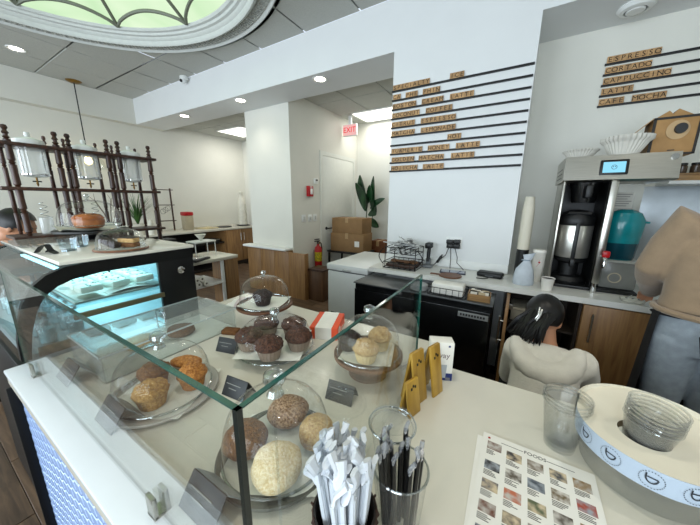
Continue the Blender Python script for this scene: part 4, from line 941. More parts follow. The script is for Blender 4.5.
# wall shelf and splashback right of the brewer
t = T('wall_shelf', 'white wall shelf past the brewer with jars on it', 'shelf', (.92, 3.05, 1.69)); P('board', G().box(0, 1.2, 0, .25, 0, .025, .003), WHITE, t); P('bracket', G().box(.3, .32, .02, .25, -.1, 0).box(1.0, 1.02, .02, .25, -.1, 0), STEEL, t)
t = T('wood_crate', 'small wooden crate on the wall shelf', 'crate', (1.03, 3.16, 1.7155)); P('side', G().box(-.07, .07, -.06, .06, 0, .055, .003), KR, t); P('top_rim', G().box(-.075, .075, -.065, .065, .04, .055, .003), KR, t)
for x, l in ((1.0, 'small glass jar in the crate, nearer the brewer'), (1.07, 'small dark-lidded jar in the crate beside another jar')):
    t = T('jar', l, 'jar', (x, 3.15, 1.7715)); P('body', G().lathe([(0, 0), (.026, 0), (.028, .01), (.028, .05), (.02, .06)], 18), mat('jar_dark', '4a3a2c', .2), t); P('lid', G().cyl((0, 0, .058), .026, .014, 18), BLACK, t)
t = T('splashback', 'pale brushed steel splashback under the wall shelf', 'panel', (.84, 3.29, .925)); P('sheet', G().box(0, 1.3, 0, .009, 0, .76, .002), mat('pale_steel', 'b4bcc2', .35, metal=.5, var=.05), t); P('edge_trim', G().box(-.01, .01, -.004, .009, 0, .76, .002), STEEL, t)

# ================================================================ menu rails and letter tiles
RAIL = mat('rail_black', '0c0c0d', .5); TILEW = wood('letter_tile_wood', 'a07a50', 'c09a6c', axis=0, dens=30, scale=2, rough=.6)
LINK = mat('tile_letter_ink', '17120e', .7)
ROWS = [[('SPECIALTY', -1.194), ('ICE', -.664)], [('CA', -1.191), ('PHE', -1.063), ('PHIN', -.898)], [('BOSTON', -1.192), ('CREAM', -.902), ('LATTE', -.65)],
        [('COCONUT', -1.194), ('COFFEE', -.859)], [('CITRUS', -1.195), ('ESPRESSO', -.901)], [('MATCHA', -1.192), ('LEMONADE', -.896)], [('HOT', -.645)],
        [('TURMERIC', -1.185), ('HONEY', -.818), ('LATTE', -.564)], [('GOLDEN', -1.181), ('MATCHA', -.9), ('LATTE', -.6)], [('HOJICHA', -1.183), ('LATTE', -.855)]]
ROWS2 = [[('ESPRESSO', .463)], [('CORTADO', .463)], [('CAPPUCCINO', .463)], [('LATTE', .463)], [('CAFE', .46), ('MOCHA', .664)]]
def menu(rows, y, z0, dz_, xa, xb, tw, th, where):
    tile = G().box(-tw / 2 + .0006, tw / 2 - .0006, -.005, 0, 0, th, .0008, seg=1).mesh('letter_tile'); tile.materials.append(TILEW)
    for i, row in enumerate(rows):
        z = z0 - i * dz_; names = ' '.join(w for w, _ in row)
        r = T('menu_rail', 'slim black menu rail carrying the words ' + names + ' on the ' + where, 'menu rail', (xa, y, z))
        P('ledge', G().box(0, xb - xa, -.022, 0, -.009, 0, .001), RAIL, r); P('lip', G().box(0, xb - xa, -.022, -.019, 0, .004), RAIL, r); P('back_strip', G().box(0, xb - xa, -.003, 0, -.009, .01), RAIL, r)
        for w_, x in row:
            near = [q for q, _ in row if q != w_]
            tail = (', row with ' + near[0]) if near else ''
            for k, ch in enumerate(w_):
                o = P('letter_tile', tile, None, None, (x + tw * (k + .5), y - .012, z + .0006), (-.06, 0, random.uniform(-.02, .02)))
                tag(o, 'wooden letter tile %s in the word %s on the %s' % (ch, w_, where) + tail, 'letter tile', 'letter tiles spelling %s%s' % (w_, tail))
                me = text_mesh(ch, th * .95, .0003); P('letter', me, LINK, o, (0, -.0054, th * .5), (PI / 2, 0, 0))
menu(ROWS, 2.78, 2.588, .0822, -1.2, -.038, .0395, .051, 'menu pier')
menu(ROWS2, 3.3, 2.66, .0788, .455, 1.6, .0395, .054, 'recessed wall')

# ================================================================ cold-drip towers behind the display case
DKW = wood('dark_turned_wood', '24130c', '4a2a1a', axis=2, dens=20, rough=.4)
sc_t = T('side_counter', 'dark side counter behind the display case carrying the turned wood towers', 'counter', (-2.68, .78, 0))
P('carcass', G().box(-.2, .2, -.45, .48, 0, 1.11), BLACKM, sc_t); P('top', G().box(-.22, .22, -.47, .5, 1.11, 1.15, .004), mat('side_top', '3a2a20', .4), sc_t)
tw = T('drip_tower_frame', 'turned dark wood frame of the triple cold-drip coffee tower', 'shelf', (-2.58, 0, 1.15))
def spindle(h, r):
    pr = [(0, 0), (r, 0), (r, .04), (r * .6, .048), (r, .06)]
    n = int(h / .14)
    for k in range(n):
        z0 = .06 + k * (h - .12) / n; z1 = .06 + (k + 1) * (h - .12) / n
        pr += [(r * 1.0, z0 + .008), (r * .9, (z0 + z1) / 2), (r * 1.0, z1 - .02), (r * .55, z1 - .014), (r * .95, z1 - .007), (r * .6, z1)]
    pr += [(r * .6, h - .05), (r * .95, h - .045), (r * .5, h - .03), (r * .9, h - .018), (r * .7, h - .004), (0, h)]
    return G().lathe(pr, 12)
mF = spindle(.80, .0165).mesh('post'); mF.materials.append(DKW); mB = spindle(.79, .0115).mesh('post'); mB.materials.append(DKW)
for y in (.427, .623, .681, .875, .939, 1.133): P('post', mF, None, tw, (.08, y, 0))
for y in (.42, .611, .70, .866, .96, 1.11): P('post', mB, None, tw, (-.08, y, 0))
for z in (.17, .455, .70): P('shelf_board', G().box(-.11, .11, .36, 1.17, z - .009, z + .009, .002), DKW, tw)
VES = glass('vessel_glass', (.93, .95, .95), .1, .05, dens=.28, dcol=(.88, .9, .88))
for i, y in enumerate((.525, .778, 1.036)):
    t = T('drip_vessel', ('glass water vessel of the drip tower, end tower by the person looking down', 'glass water vessel of the middle drip tower', 'glass water vessel of the drip tower, end tower by the grassy plant')[i], 'vessel', (-2.5, y, 1.862))
    t.location = (-2.58, y, 1.8595)
    P('lid', G().lathe([(0, .075), (.012, .075), (.014, .06), (.008, .05), (.03, .044), (.066, .03), (.07, .014), (.07, .0), (0, .0)], 24), WHITE, t)
    P('glass_cylinder', G().lathe([(.062, -.012), (.062, -.17), (.05, -.18), (.01, -.185)], 28), VES, t)
    for zb in (0, -.153): P('clamp_band', G().lathe([(.0635, -.012 + zb), (.0655, -.012 + zb), (.0655, -.02 + zb), (.0635, -.02 + zb), (.0635, -.012 + zb)], 28), CHROME, t)
    for k in range(4): P('clamp_rod', G().tube([(.065 * math.cos(k * PI / 2 + .6), .065 * math.sin(k * PI / 2 + .6), -.012), (.065 * math.cos(k * PI / 2 + .6), .065 * math.sin(k * PI / 2 + .6), -.17)], .002, 6), CHROME, t)
    v = P('drip_valve', G().tube([(0, 0, -.183), (0, 0, -.225)], .005, 8).lathe([(0, -.225), (.007, -.22), (.003, -.236), (0, -.238)], 10), BRASS, t); P('valve_wing', G().box(-.003, .003, -.02, .02, -.212, -.204, .002), BLACK, v)
# glass coil column and carafe on the lower shelf of two towers
for i, y in enumerate((.525, .778)):
    t = T('drip_column', ('glass coil and cylinder on the tower by the person looking down', 'glass coil and cylinder on the middle drip tower')[i], 'glassware', (-2.58, y, 1.3295))
    P('cylinder', G().lathe([(0, .002), (.03, .002), (.032, .01), (.032, .1), (.036, .105)], 22), VES, t)
    P('coil', G().tube([(.018 * math.cos(q * .7), .018 * math.sin(q * .7), .1 + q * .0035) for q in range(28)], .0022, 6), KNOB, t)
# cake under a wide dome on the case
t = T('cake_stand', 'black low cake stand on the white display case top', 'cake stand', (-2.19, .63, 1.32)); P('plate', G().lathe([(0, .035), (.17, .035), (.175, .042), (.175, .05), (0, .05)], 44), BLACK, t); P('foot', G().lathe([(0, 0), (.07, 0), (.06, .01), (.03, .02), (.03, .036)], 24), BLACK, t)
g = G(); g.grid(lambda u, v: (.155 * (2 * u - 1) * .9, .155 * (2 * v - 1) * .9, .053 + .025 * max(0, abs(2 * u - 1) + abs(2 * v - 1) - 1.1) + .004 * math.sin(11 * u + 7 * v)), 12, 12); P('parchment', g, mat('parchment', 'dcdcd2', .75), t)
cloche(-2.19, .63, 1.398, .145, .145, 'wide glass dome over the caramel cake on the display case', .014)
bk = T('bundt_cake', 'caramel-glazed bundt cake under the wide glass dome', 'cake', (-2.19, .62, 1.381)); bk.scale = (.82, .82, .95)
P('cake', lump([(.02, .02), (.025, .07), (.045, .085), (.075, .075), (.09, .045), (.085, .012), (.07, 0), (.03, 0), (.02, .02)], 30, .05, 20, 2), mat('caramel_cake', '7a3f16', .35, col2='a8622a', scale=25, coat=.4), bk)
P('glaze', lump([(.024, .06), (.03, .076), (.047, .09), (.076, .081), (.092, .055)], 30, .05, 20, 2), mat('caramel_glaze', '9a551e', .15, coat=.6), bk)
ck = T('serving_plate', 'clear round plate with wooden rim holding brownie slices on the case', 'plate', (-1.545, .535, 1.32)); P('plate', G().lathe([(0, 0), (.09, 0), (.1, .008), (.1, .014), (0, .012)], 40), WTOP, ck); P('rim', G().lathe([(.1, .004), (.103, .008), (.1, .014)], 40), WOODP, ck)
cloche(-1.545, .535, 1.335, .09, .085, 'small glass dome over brownie slices at the case end', .010)
for i, (x, y, m, l) in enumerate(((-1.56, .495, DCHOC, 'dark brownie slice tilted under the small dome'), (-1.53, .56, BROWN, 'lower nut bar slice under the small dome'), (-1.53, .56, TANC, 'upper nut bar slice stacked under the small dome'))):
    t = T('brownie', l, 'brownie', (x, y, 1.3345 + (.021 if i == 2 else .014 if i == 0 else 0)), .5, rot=(0, .45 if i == 0 else 0, .5)); P('slice', G().box(-.038, .038, -.02, .02, 0, .02, .004), m, t); P('topping', G().box(-.035, .035, -.018, .018, .019, .022, .001), DCHOC, t)
for i, (x, y, l) in enumerate(((-1.72, .40, 'clear glass tumbler on the white case top'), (-1.82, .47, 'clear glass tumbler behind the other tumbler on the case'))):
    t = T('glass_tumbler', l, 'glass', (x, y, 1.32)); P('wall', G().lathe([(0, .006), (.024, .006), (.026, 0), (.033, .055)], 24), glass('blue_tint_glass', (.78, .88, .93), .12), t); P('thick_base', G().cyl((0, 0, 0), .025, .008, 20), KNOB, t)
t = T('post_reflection', 'bent black strips shaped as the reflection of the tower posts on the case top', 'holder', (-1.70, .325, 1.32), .4)
P('strip', G().tube([(-.05, 0, .004), (-.02, 0, .03), (.01, 0, .04), (.03, 0, .01), (.05, 0, .004)], .012, 6, flat=.2), BLACK, t); P('arm', G().tube([(-.02, .015, .004), (.0, .015, .02), (.03, .015, .004)], .008, 6, flat=.2), BLACK, t)  # dark curved reflection of the turned posts, built as black strips

# ================================================================ far work area along the side wall
fc = T('wall_counter', 'white worktop along the side wall over oak cabinets', 'counter', (0, 0, 0))
P('worktop', G().box(-6.6, -5.72, 1.7, 4.85, .87, .91, .004), QUARTZ, fc)
w2 = T('base_cabinet', 'oak two-door cabinet under the wall worktop beside the white column', 'cabinet', (-6.1, 4.42, 0))
P('carcass', G().box(-.45, .34, -.42, .4, .1, .868), OAK, w2); P('kick', G().box(-.4, .3, -.4, .38, 0, .1), mat('dark_kick', '2a1c12', .6), w2)
for y0, y1, hy in ((-.42, -.01, -.05), (.0, .4, .04)):
    dd = P('cabinet_door', G().box(.34, .358, y0 + .003, y1 - .003, .105, .865, .002), OAK, w2); P('bar_handle', G().tube([(.385, hy, .6), (.385, hy, .78)], .006, 6).tube([(.36, hy, .62), (.385, hy, .62)], .004, 6).tube([(.36, hy, .76), (.385, hy, .76)], .004, 6), STEEL, dd)
op = T('open_shelf_unit', 'dark open shelf unit under the wall worktop', 'shelving', (-6.1, 3.2, 0))
DKI = mat('dark_unit', '1d1814', .6); P('back', G().box(-.48, -.46, -1.45, .78, .02, .868), DKI, op); P('side', G().box(-.46, .34, .76, .79, 0, .868), OAK, op); P('side', G().box(-.46, .34, -1.45, -1.42, 0, .868), OAK, op)
for z in (.02, .3, .58): P('shelf', G().box(-.46, .32, -1.42, .76, z, z + .03), DKI, op)
for i, (y, c_) in enumerate(((3.75, 'black tray stack on the dark open shelf'), (3.45, 'steel pan on the dark open shelf'))):
    t = T('tray', c_, 'tray', (-5.98, y, .61)); P('pan', G().box(-.15, .15, -.13, .13, 0, .06, .01), BLACK if i == 0 else STEEL, t); P('rim', G().box(-.16, .16, -.14, .14, .05, .06, .003), STEEL, t)
t = T('storage_jar', 'tall clear storage jar with a red lid on the wall worktop', 'jar', (-6.15, 3.37, .91)); P('body', G().box(-.09, .09, -.09, .09, 0, .3, .02), mat('cloudy_plastic', 'c4b89e', .3, trans=.3), t); P('lid', G().box(-.095, .095, -.095, .095, .3, .38, .02), RED, t)
t = T('cutting_board', 'pale cutting board on the wall worktop beside the red-lidded jar', 'board', (-6.08, 3.75, .91), .1); P('board', G().box(-.18, .18, -.17, .17, 0, .02, .006), mat('pale_board', 'c4b68c', .6), t); P('grip', G().box(.12, .16, -.05, .05, .0195, .021), mat('board_slot', '8a7a55', .7), t)
for y, l in ((4.18, 'black flat tray on the wall worktop beside the cutting board'), (4.72, 'black flat tray under the tall white sculpture')):
    t = T('tray', l, 'tray', (-6.05, y, .91)); P('plate', G().lathe([(0, 0), (.15, 0), (.17, .014), (.165, .018), (.14, .008), (0, .008)], 30), BLACK, t); P('mat', G().cyl((0, 0, .008), .12, .003, 24), DKI, t)
t = T('white_sculpture', 'tall white ceramic bottle sculpture in the corner of the worktop', 'sculpture', (-6.25, 4.78, .935))
t.location.z = .9295; t.location.x = -6.06; t.location.y = 4.72
P('body', lump([(0, 0), (.1, 0), (.11, .03), (.105, .3), (.1, .5), (.075, .64), (.045, .7), (.04, .76), (.052, .79), (.04, .82), (0, .825)], 24, .025, 9, 3), mat('white_ceramic', 'd6d3c6', .5, bump=.4, bscale=25), t); P('carving', G().tube([(.107, .0, .1), (.1, .045, .25), (.106, .0, .4), (.095, .03, .52)], .006, 6), mat('carving_grey', 'a6a294', .6), t)
# grassy plant
pl_ = T('potted_plant', 'spiky green grassy plant in a pot behind the towers', 'plant', (-6.0, 2.38, .91))
P('pot', G().lathe([(0, 0), (.1, 0), (.13, .18), (.135, .2), (.12, .2), (.11, .17), (0, .17)], 24), mat('white_pot', 'cfcabc', .5), pl_)
LEAF = mat('grass_leaf', '22401c', .5, col2='3f6a2a', scale=8); rr = random.Random(6)
for i in range(70):
    a = rr.uniform(0, 2 * PI); l = rr.uniform(.4, .72); s = rr.uniform(.15, .75); g = G(); w_ = rr.uniform(.008, .014)
    pts = [Vector((math.cos(a) * l * s * u ** 1.4, math.sin(a) * l * s * u ** 1.4, .17 + l * (u - .45 * s * u * u))) for u in (0, .25, .5, .75, 1)]
    n_ = Vector((-math.sin(a), math.cos(a), 0)); V = [[g.bm.verts.new(p + n_ * w_ * k * (1 - .85 * q / 4)) for k in (-1, 0, 1)] for q, p in enumerate(pts)]
    for q in range(4):
        for k in range(2): g.bm.faces.new((V[q][k], V[q][k + 1], V[q + 1][k + 1], V[q + 1][k]))
    P('leaf', g, LEAF, pl_)
t = T('branch_vase', 'bare twig branches in a clear vase by the middle tower', 'branches', (-5.9, 1.95, .91)); P('vase', G().lathe([(0, 0), (.05, 0), (.06, .15), (.03, .22), (.035, .25)], 20), VES, t)
for i in range(5):
    a = i * 1.3; P('twig', G().tube([(0, 0, .1), (.06 * math.cos(a), .08 * math.sin(a), .4), (.14 * math.cos(a), .2 * math.sin(a), .62), (.16 * math.cos(a + .4), .28 * math.sin(a + .3), .72)], [.006, .005, .004, .002], 5), mat('twig', '5a4a3a', .8), t)
t = T('small_rack', 'small dark wooden ladder rack standing on the wall worktop', 'rack', (-6.2, 2.98, .91))
for y in (-.13, .13): P('upright', G().box(-.012, .012, y - .012, y + .012, 0, .86, .002), DKW, t)
for z in (.2, .52, .82): P('rung_shelf', G().box(-.04, .04, -.17, .17, z, z + .015, .002), DKW, t)
for k in range(3): P('hanging_ring', G().tube([(.02, -.06 + .05 * math.cos(q), .4 + .05 * math.sin(q)) for q in [j * PI / 6 + k for j in range(13)]], .003, 5), WIRE, t, (0, .05 * k, .03 * k))
t = T('ceramic_figure', 'small white ceramic figure near the grassy plant', 'figure', (-5.8, 2.5, .91)); P('body', G().loft([((0, 0, 0), (.06, 0, 0), (0, .06, 0)), ((0, 0, .1), (.07, 0, 0), (0, .07, 0)), ((0, 0, .17), (.035, 0, 0), (0, .035, 0)), ((0, 0, .22), (.045, 0, 0), (0, .045, 0)), ((0, 0, .27), (.02, 0, 0), (0, .02, 0))], 16), mat('white_ceramic', 'd6d3c6', .5), t); P('ear', G().tube([(0, .03, .25), (0, .05, .31)], [.014, .005], 6).tube([(0, -.03, .25), (0, -.05, .31)], [.014, .005], 6), mat('white_ceramic', 'd6d3c6', .5), t)

# white prep table with oak end, rolls and small machines
wt = T('prep_table', 'white-topped prep table with open shelf and oak end panel', 'table', (-3.02, 1.82, 0))
P('top', G().box(-.32, .16, -.38, .30, .87, .905, .004), QUARTZ, wt)
for x, y in ((-.29, -.35), (.13, -.35), (-.29, .27), (.13, .1)): P('leg', G().box(x - .015, x + .015, y - .015, y + .015, 0, .87, .002), WHITE, wt)
P('shelf', G().box(-.3, .14, -.36, .12, .60, .62, .002), WHITE, wt); P('shelf', G().box(-.3, .14, -.36, .12, .3, .32, .002), WHITE, wt)
P('end_panel', G().box(-.1, .16, .12, .29, .0, .868, .003), OAK, wt)
rr = random.Random(9)
for i in range(7):
    t = T('napkin_roll', 'white rolled napkin lying on the shelf of the prep table', 'roll', (-2.93 + (i % 2) * .02, 1.50 + .062 * (i % 4) + (.031 if i > 3 else 0), .6205 + .03 + (.055 if i > 3 else 0)), 0, 'rolled napkins on the prep table shelf', rot=(0, PI / 2, rr.uniform(-.1, .1)))
    P('roll', G().lathe([(.012, -.06), (.03, -.06), (.03, .06), (.012, .06), (.012, -.06)], 18), PAPER, t); P('core', G().lathe([(0, -.058), (.011, -.058), (.011, .058), (0, .058)], 12), mat('roll_core', '6a665e', .8), t)
ws = T('wire_stand', 'white wire pour-over stand with a glass dripper on the prep table', 'stand', (-3.16, 1.86, .905))
for x in (-.08, .08):
    for y in (-.12, .12): P('leg', G().tube([(x, y, 0), (x, y, .16)], .006, 6), WHITE, ws)
P('deck', G().box(-.09, .09, -.13, .13, .16, .175, .003), WHITE, ws); P('dripper', G().lathe([(.014, .176), (.016, .19), (.06, .25), (.062, .25)], 20), mat('white_ceramic', 'd6d3c6', .4), ws)
pn = T('scale', 'flat black scale with a glass top on the prep table', 'scale', (-2.95, 1.66, .905), .4); P('body', G().box(-.09, .09, -.12, .12, 0, .025, .01), BLACK, pn); P('plate', G().box(-.07, .07, -.07, .1, .025, .03, .003), CHROME, pn); P('cord', G().tube([(0, -.12, .01), (-.02, -.13, .012), (-.03, -.135, .01)], .005, 6), BLACK, pn)
gr = T('coffee_grinder', 'black countertop machine with chrome strips for reflected streaks behind the display case', 'machine', (-3.2, 1.5, .905), .1)
P('body', G().box(-.1, .1, -.09, .09, 0, .2, .015), BLACK, gr); P('top', G().box(-.08, .08, -.07, .07, .2, .235, .012), BLACK, gr)
for y in (-.05, 0, .05): P('reflection_streak', G().box(.1, .103, y - .012, y + .012, .05, .18, .002), CHROME, gr)  # bright strips standing in for white reflections on the black body
t = T('wood_block', 'rounded brown wooden block beside the black machine', 'block', (-3.03, 1.52, .905)); P('block', G().box(-.04, .04, -.06, .06, 0, .045, .012), WOODP, t); P('groove', G().box(-.041, .041, -.003, .003, .01, .04), DKI, t)

# ================================================================ passage: freezer, boxes, plant
fz = T('chest_freezer', 'white chest freezer in front of the passage', 'freezer', (0, 0, 0))
FW = mat('freezer_enamel', 'd9dcdc', .35, var=.01)
P('body', G().box(-1.70, -1.22, 2.36, 3.2, .04, .82, .012), FW, fz); P('lid', G().box(-1.71, -1.21, 2.35, 3.21, .83, .90, .015), FW, fz); P('seal', G().box(-1.69, -1.23, 2.37, 3.19, .815, .835), mat('seal_grey', '6b6d6d', .7), fz)
P('badge', G().box(-1.66, -1.57, 2.356, 2.36, .3, .36), mat('badge_dark', '33383c', .4), fz); P('handle', G().box(-1.5, -1.4, 2.335, 2.352, .84, .86, .004), mat('handle_grey', 'b6b8b8', .4), fz)
KR2 = mat('brown_cardboard', '8a6a45', .75, var=.06, scale=10)
tbx = T('side_table', 'black slim table carrying the cardboard boxes by the door', 'table', (-2.62, 4.4, 0))
P('top', G().box(-.38, .36, -.25, .25, .62, .65, .003), BLACK, tbx)
for x in (-.35, .33):
    for y in (-.22, .22): P('leg', G().box(x - .015, x + .015, y - .015, y + .015, 0, .62), BLACK, tbx)
def carton(x, y, z, w, d, h, rz, label):
    t = T('cardboard_box', label, 'box', (x, y, z), rz); P('carton', G().box(-w / 2, w / 2, -d / 2, d / 2, 0, h, .004), KR2, t); P('tape', G().box(-.03, .03, -d / 2 - .001, d / 2 + .001, h * .7, h + .001), mat('box_tape', 'a5855a', .4), t); return t
c1 = carton(-2.62, 4.4, .65, .66, .4, .33, .08, 'large cardboard box with a white label on the black table'); P('shipping_label', G().box(.16, .25, -.2015, -.2, .1, .2), PAPER, c1)
carton(-2.62, 4.41, .9805, .62, .38, .27, .02, 'upper cardboard box stacked on the labelled one')
carton(-2.27, 4.95, .4605, .3, .3, .34, 0, 'small dark brown box beneath the plant').children[0].data.materials[0] = mat('dark_cardboard', '6a3f22', .7)
st = T('low_cabinet', 'low dark cabinet under the small brown box', 'cabinet', (-2.2, 4.95, 0)); P('body', G().box(-.25, .25, -.2, .2, .02, .44, .004), DKI, st); P('top', G().box(-.26, .26, -.21, .21, .44, .46, .003), DKI, st)
rp = T('rubber_plant', 'large-leaved dark green plant standing behind the boxes', 'plant', (-2.22, 5.0, .0)); rp.location = (-2.66, 5.05, 0)
P('pot', G().lathe([(0, 0), (.12, 0), (.15, .3), (.155, .32), (.13, .32), (.12, .28), (0, .28)], 24), mat('dark_pot', '2c2a28', .5), rp)
P('stem', G().tube([(0, 0, .25), (.01, 0, .8), (0, 0, 1.2), (.02, 0, 1.55)], [.018, .015, .012, .007], 8).tube([(.01, 0, .8), (.12, 0, 1.15), (.16, .0, 1.35)], [.012, .01, .006], 8), mat('stem_green', '3a4a2a', .6), rp)
BL = mat('rubber_leaf', '0e2a16', .3, col2='1f4a26', scale=5, coat=.3)
def leaf(base, tip, w_, curl):
    b, t_ = Vector(base), Vector(tip); ax = t_ - b; nrm = Vector((-.5, -1, .25)).normalized(); sd = ax.cross(nrm).normalized(); nn = sd.cross(ax).normalized(); g = G(); V = []
    for q in range(9):
        u = q / 8; ww = w_ * math.sin(PI * min(1, u * .94 + .04)) ** .7
        V.append([g.bm.verts.new(b + ax * u + sd * ww * k + nn * (curl * math.sin(PI * u) - .35 * ww * (1 - abs(k)) )) for k in (-1, -.5, 0, .5, 1)])
    for q in range(8):
        for k in range(4): g.bm.faces.new((V[q][k], V[q][k + 1], V[q + 1][k + 1], V[q + 1][k]))
    P('leaf', g, BL, rp)
leaf((.0, -.02, 1.45), (-.14, -.05, 2.05), .12, .04); leaf((0, -.02, 1.35), (-.2, -.1, 1.9), .14, -.04); leaf((.16, -.02, 1.3), (.17, -.06, 2.02), .09, .03)
leaf((.16, -.02, 1.42), (.26, -.1, 1.28), .14, .06); leaf((.02, -.02, 1.5), (.1, -.08, 1.85), .12, -.03); leaf((.1, -.03, 1.4), (.42, -.06, 1.6), .07, .05); leaf((.1, -.05, 1.2), (.33, -.1, 1.05), .08, .03); leaf((-.02, -.02, 1.4), (-.02, -.1, 1.75), .1, .02)
t = T('waste_bin', 'brown wooden box beside the half wall on the floor', 'box', (-2.6, 3.42, 0)); P('body', G().box(-.14, .14, -.14, .14, 0, .5, .004), wood('brown_box', '4a3220', '6a4a30', axis=2), t); P('rim', G().box(-.145, .145, -.145, .145, .48, .51, .003), DKW, t)

# ================================================================ people
def frame(d, up=(0, 0, 1)):
    d = Vector(d).normalized(); s = d.cross(Vector(up)).normalized(); u = s.cross(d).normalized()
    return d, s, u       # forward, right, up
def head_geo(g, c, face, r=.098):
    d, s, u = frame(face); c = Vector(c)
    M = Matrix((s, d, u)).transposed().to_4x4(); M.translation = c
    h = G()
    h.ball((0, -.008, .02), (.076, .094, .095), 24, 16); h.ball((0, .03, -.045), (.058, .062, .065), 20, 12); h.ball((0, .05, -.082), (.03, .032, .026), 14, 10)
    h.ball((0, .094, -.015), (.013, .02, .014), 10, 8); h.tube([(0, .084, .03), (0, .096, -.012)], [.008, .011], 8)
    h.ball((0, .084, -.048), (.024, .012, .006), 10, 6); h.ball((0, .082, -.06), (.021, .012, .007), 10, 6)
    for k in (-1, 1):
        h.ball((k * .078, -.008, -.008), (.010, .018, .03), 10, 8); h.ball((k * .03, .072, .036), (.022, .016, .008), 10, 6); h.ball((k * .042, .06, -.02), (.022, .018, .018), 10, 6)
    h.xf(M); me = bpy.data.meshes.new('h'); h.bm.to_mesh(me); h.bm.free(); g.bm.from_mesh(me); bpy.data.meshes.remove(me)
    return M
def hand_geo(g, wrist, d, palm, side=1, curl=.5, size=1.0):
    """palm and five bent fingers; d = pointing direction, palm = palm normal"""
    d = Vector(d).normalized(); n = Vector(palm); n = (n - d * n.dot(d)).normalized(); s = d.cross(n) * side; w_ = Vector(wrist); k = size
    g.loft([(w_, s * .026 * k, n * .018 * k), (w_ + d * .03 * k, s * .034 * k, n * .016 * k), (w_ + d * .075 * k, s * .042 * k, n * .014 * k), (w_ + d * .095 * k, s * .038 * k, n * .011 * k)], 14)
    for i, (o, l) in enumerate(((-.031, .066), (-.011, .078), (.011, .074), (.030, .058))):
        p = w_ + d * .085 * k + s * o * k; a = curl * .5; pts = [p]
        for j in range(3):
            dd = (d * math.cos(a) + n * math.sin(a)); pts.append(pts[-1] + dd * l * (.45, .32, .23)[j] * k); a += curl
        g.tube(pts, [.0095 * k, .0090 * k, .0085 * k, .0065 * k], 8)
    p = w_ + d * .025 * k - s * .03 * k; t1 = p + (d * .6 - s * .7 + n * .3).normalized() * .04 * k
    g.tube([p, t1, t1 + (d * .85 - s * .2 + n * .4).normalized() * .032 * k], [.013 * k, .0105 * k, .008 * k], 8)
def person(label, loc, J, face, skin, cloth, pants, shoes, parts_fn=None, hands=((0, 1, 0), (0, 0, -1)), cuff=.97, hem=-.09, puff=0):
    V3 = {k: Vector(v) for k, v in J.items()}
    t = T('person', label, 'person', loc); L0 = Vector(loc); off = Matrix.Translation(-L0)
    side = (V3['shR'] - V3['shL']).normalized()
    g = G()                                           # continuous body
    M = head_geo(g, V3['head'], face)
    g.tube([V3['chest'] + (V3['neck'] - V3['chest']) * .6, V3['neck'], V3['head'] + (V3['neck'] - V3['head']) * .35], [.075, .054, .052], 14)
    def torso(g, e, low=-.09):
        p, c, n = V3['pelvis'], V3['chest'], V3['neck']; ax = (c - p).normalized(); dp = side.cross(ax).normalized()
        hw = (V3['hipR'] - V3['hipL']).length / 2 + .075; sw = (V3['shR'] - V3['shL']).length / 2
        g.loft(([(p + ax * low, side * (hw * .8 + e), dp * (.09 + e)), (p, side * (hw + e), dp * (.115 + e))] if low < 0 else [(p + ax * low, side * (hw * .93 + e), dp * (.118 + e))]) + [(p + (c - p) * .45, side * (hw * .86 + e), dp * (.1 + e)), (c, side * (sw * .9 + e), dp * (.118 + e)), (c + (n - c) * .55, side * (sw * .95 + e), dp * (.1 + e)), (c + (n - c) * .9, side * (sw * .55 + e), dp * (.07 + e))], 26)
    def arms(g, e, stop=1.0):
        for k in 'LR':
            s_, e_, w_ = V3['sh' + k], V3['el' + k], V3['wr' + k]; c = V3['chest']
            g.tube([c + (s_ - c) * .55, s_, s_ + (e_ - s_) * .5, e_, e_ + (w_ - e_) * .35, e_ + (w_ - e_) * stop], [.06 + e, .058 + e, .048 + e, .041 + e, .042 + e, (.027 + e)], 14)
    def legs(g, e, stop=1.0):
        for k in 'LR':
            h_, kn, an = V3['hip' + k], V3['kn' + k], V3['an' + k]; p = V3['pelvis']
            g.tube([p + (h_ - p) * .5, h_, h_ + (kn - h_) * .5, kn, kn + (an - kn) * .35, kn + (an - kn) * stop], [.085 + e, .088 + e, .075 + e, .056 + e, .058 + e, .036 + e], 16)
    torso(g, -.012); arms(g, -.004); legs(g, -.006)
    for k, sd in (('L', 1), ('R', -1)):
        hand_geo(g, V3['wr' + k], hands[0], hands[1], sd)
        an = V3['an' + k]; g.tube([an, an + Vector((0, .03, -.03)), an + Vector((0, .13, -.045))], [.036, .04, .03], 10)
    P('body', fuse(g.xf(off), .0075, 4), skin, t)
    g = G(); torso(g, .022 + puff, hem); arms(g, .016 + puff, cuff); P('top', fuse(g.xf(off), .011, 6), cloth, t)
    g = G(); p, c = V3['pelvis'], V3['chest']; ax = (c - p).normalized(); dp = side.cross(ax).normalized(); hw = (V3['hipR'] - V3['hipL']).length / 2 + .075
    g.loft([(p - ax * .1, side * (hw * .82), dp * .1), (p, side * (hw + .018), dp * .133), (p + ax * .1, side * (hw * .93 + .01), dp * .115)], 26); legs(g, .014, .97); P('trousers', fuse(g.xf(off), .011, 6), pants, t)
    for k in 'LR':
        an = V3['an' + k]; g = G(); g.loft([(an + Vector((0, -.05, -.06)), (.04, 0, 0), (0, .03, .0)), (an + Vector((0, -.05, -.01)), (.04, 0, 0), (0, .035, .0))], 12); g.tube([an + Vector((0, -.05, -.04)), an + Vector((0, .05, -.04)), an + Vector((0, .17, -.05))], [.045, .047, .032], 12)
        P('shoe', fuse(g.xf(off), .01, 4), shoes, t)
    HM = off @ M
    eyes = G()
    for k in (-1, 1): eyes.ball((k * .03, .081, .022), (.011, .006, .006), 10, 6)
    P('eyes', eyes.xf(HM), mat('eye_dark', '1c1410', .3), t)
    if parts_fn: parts_fn(t, HM, off, V3)
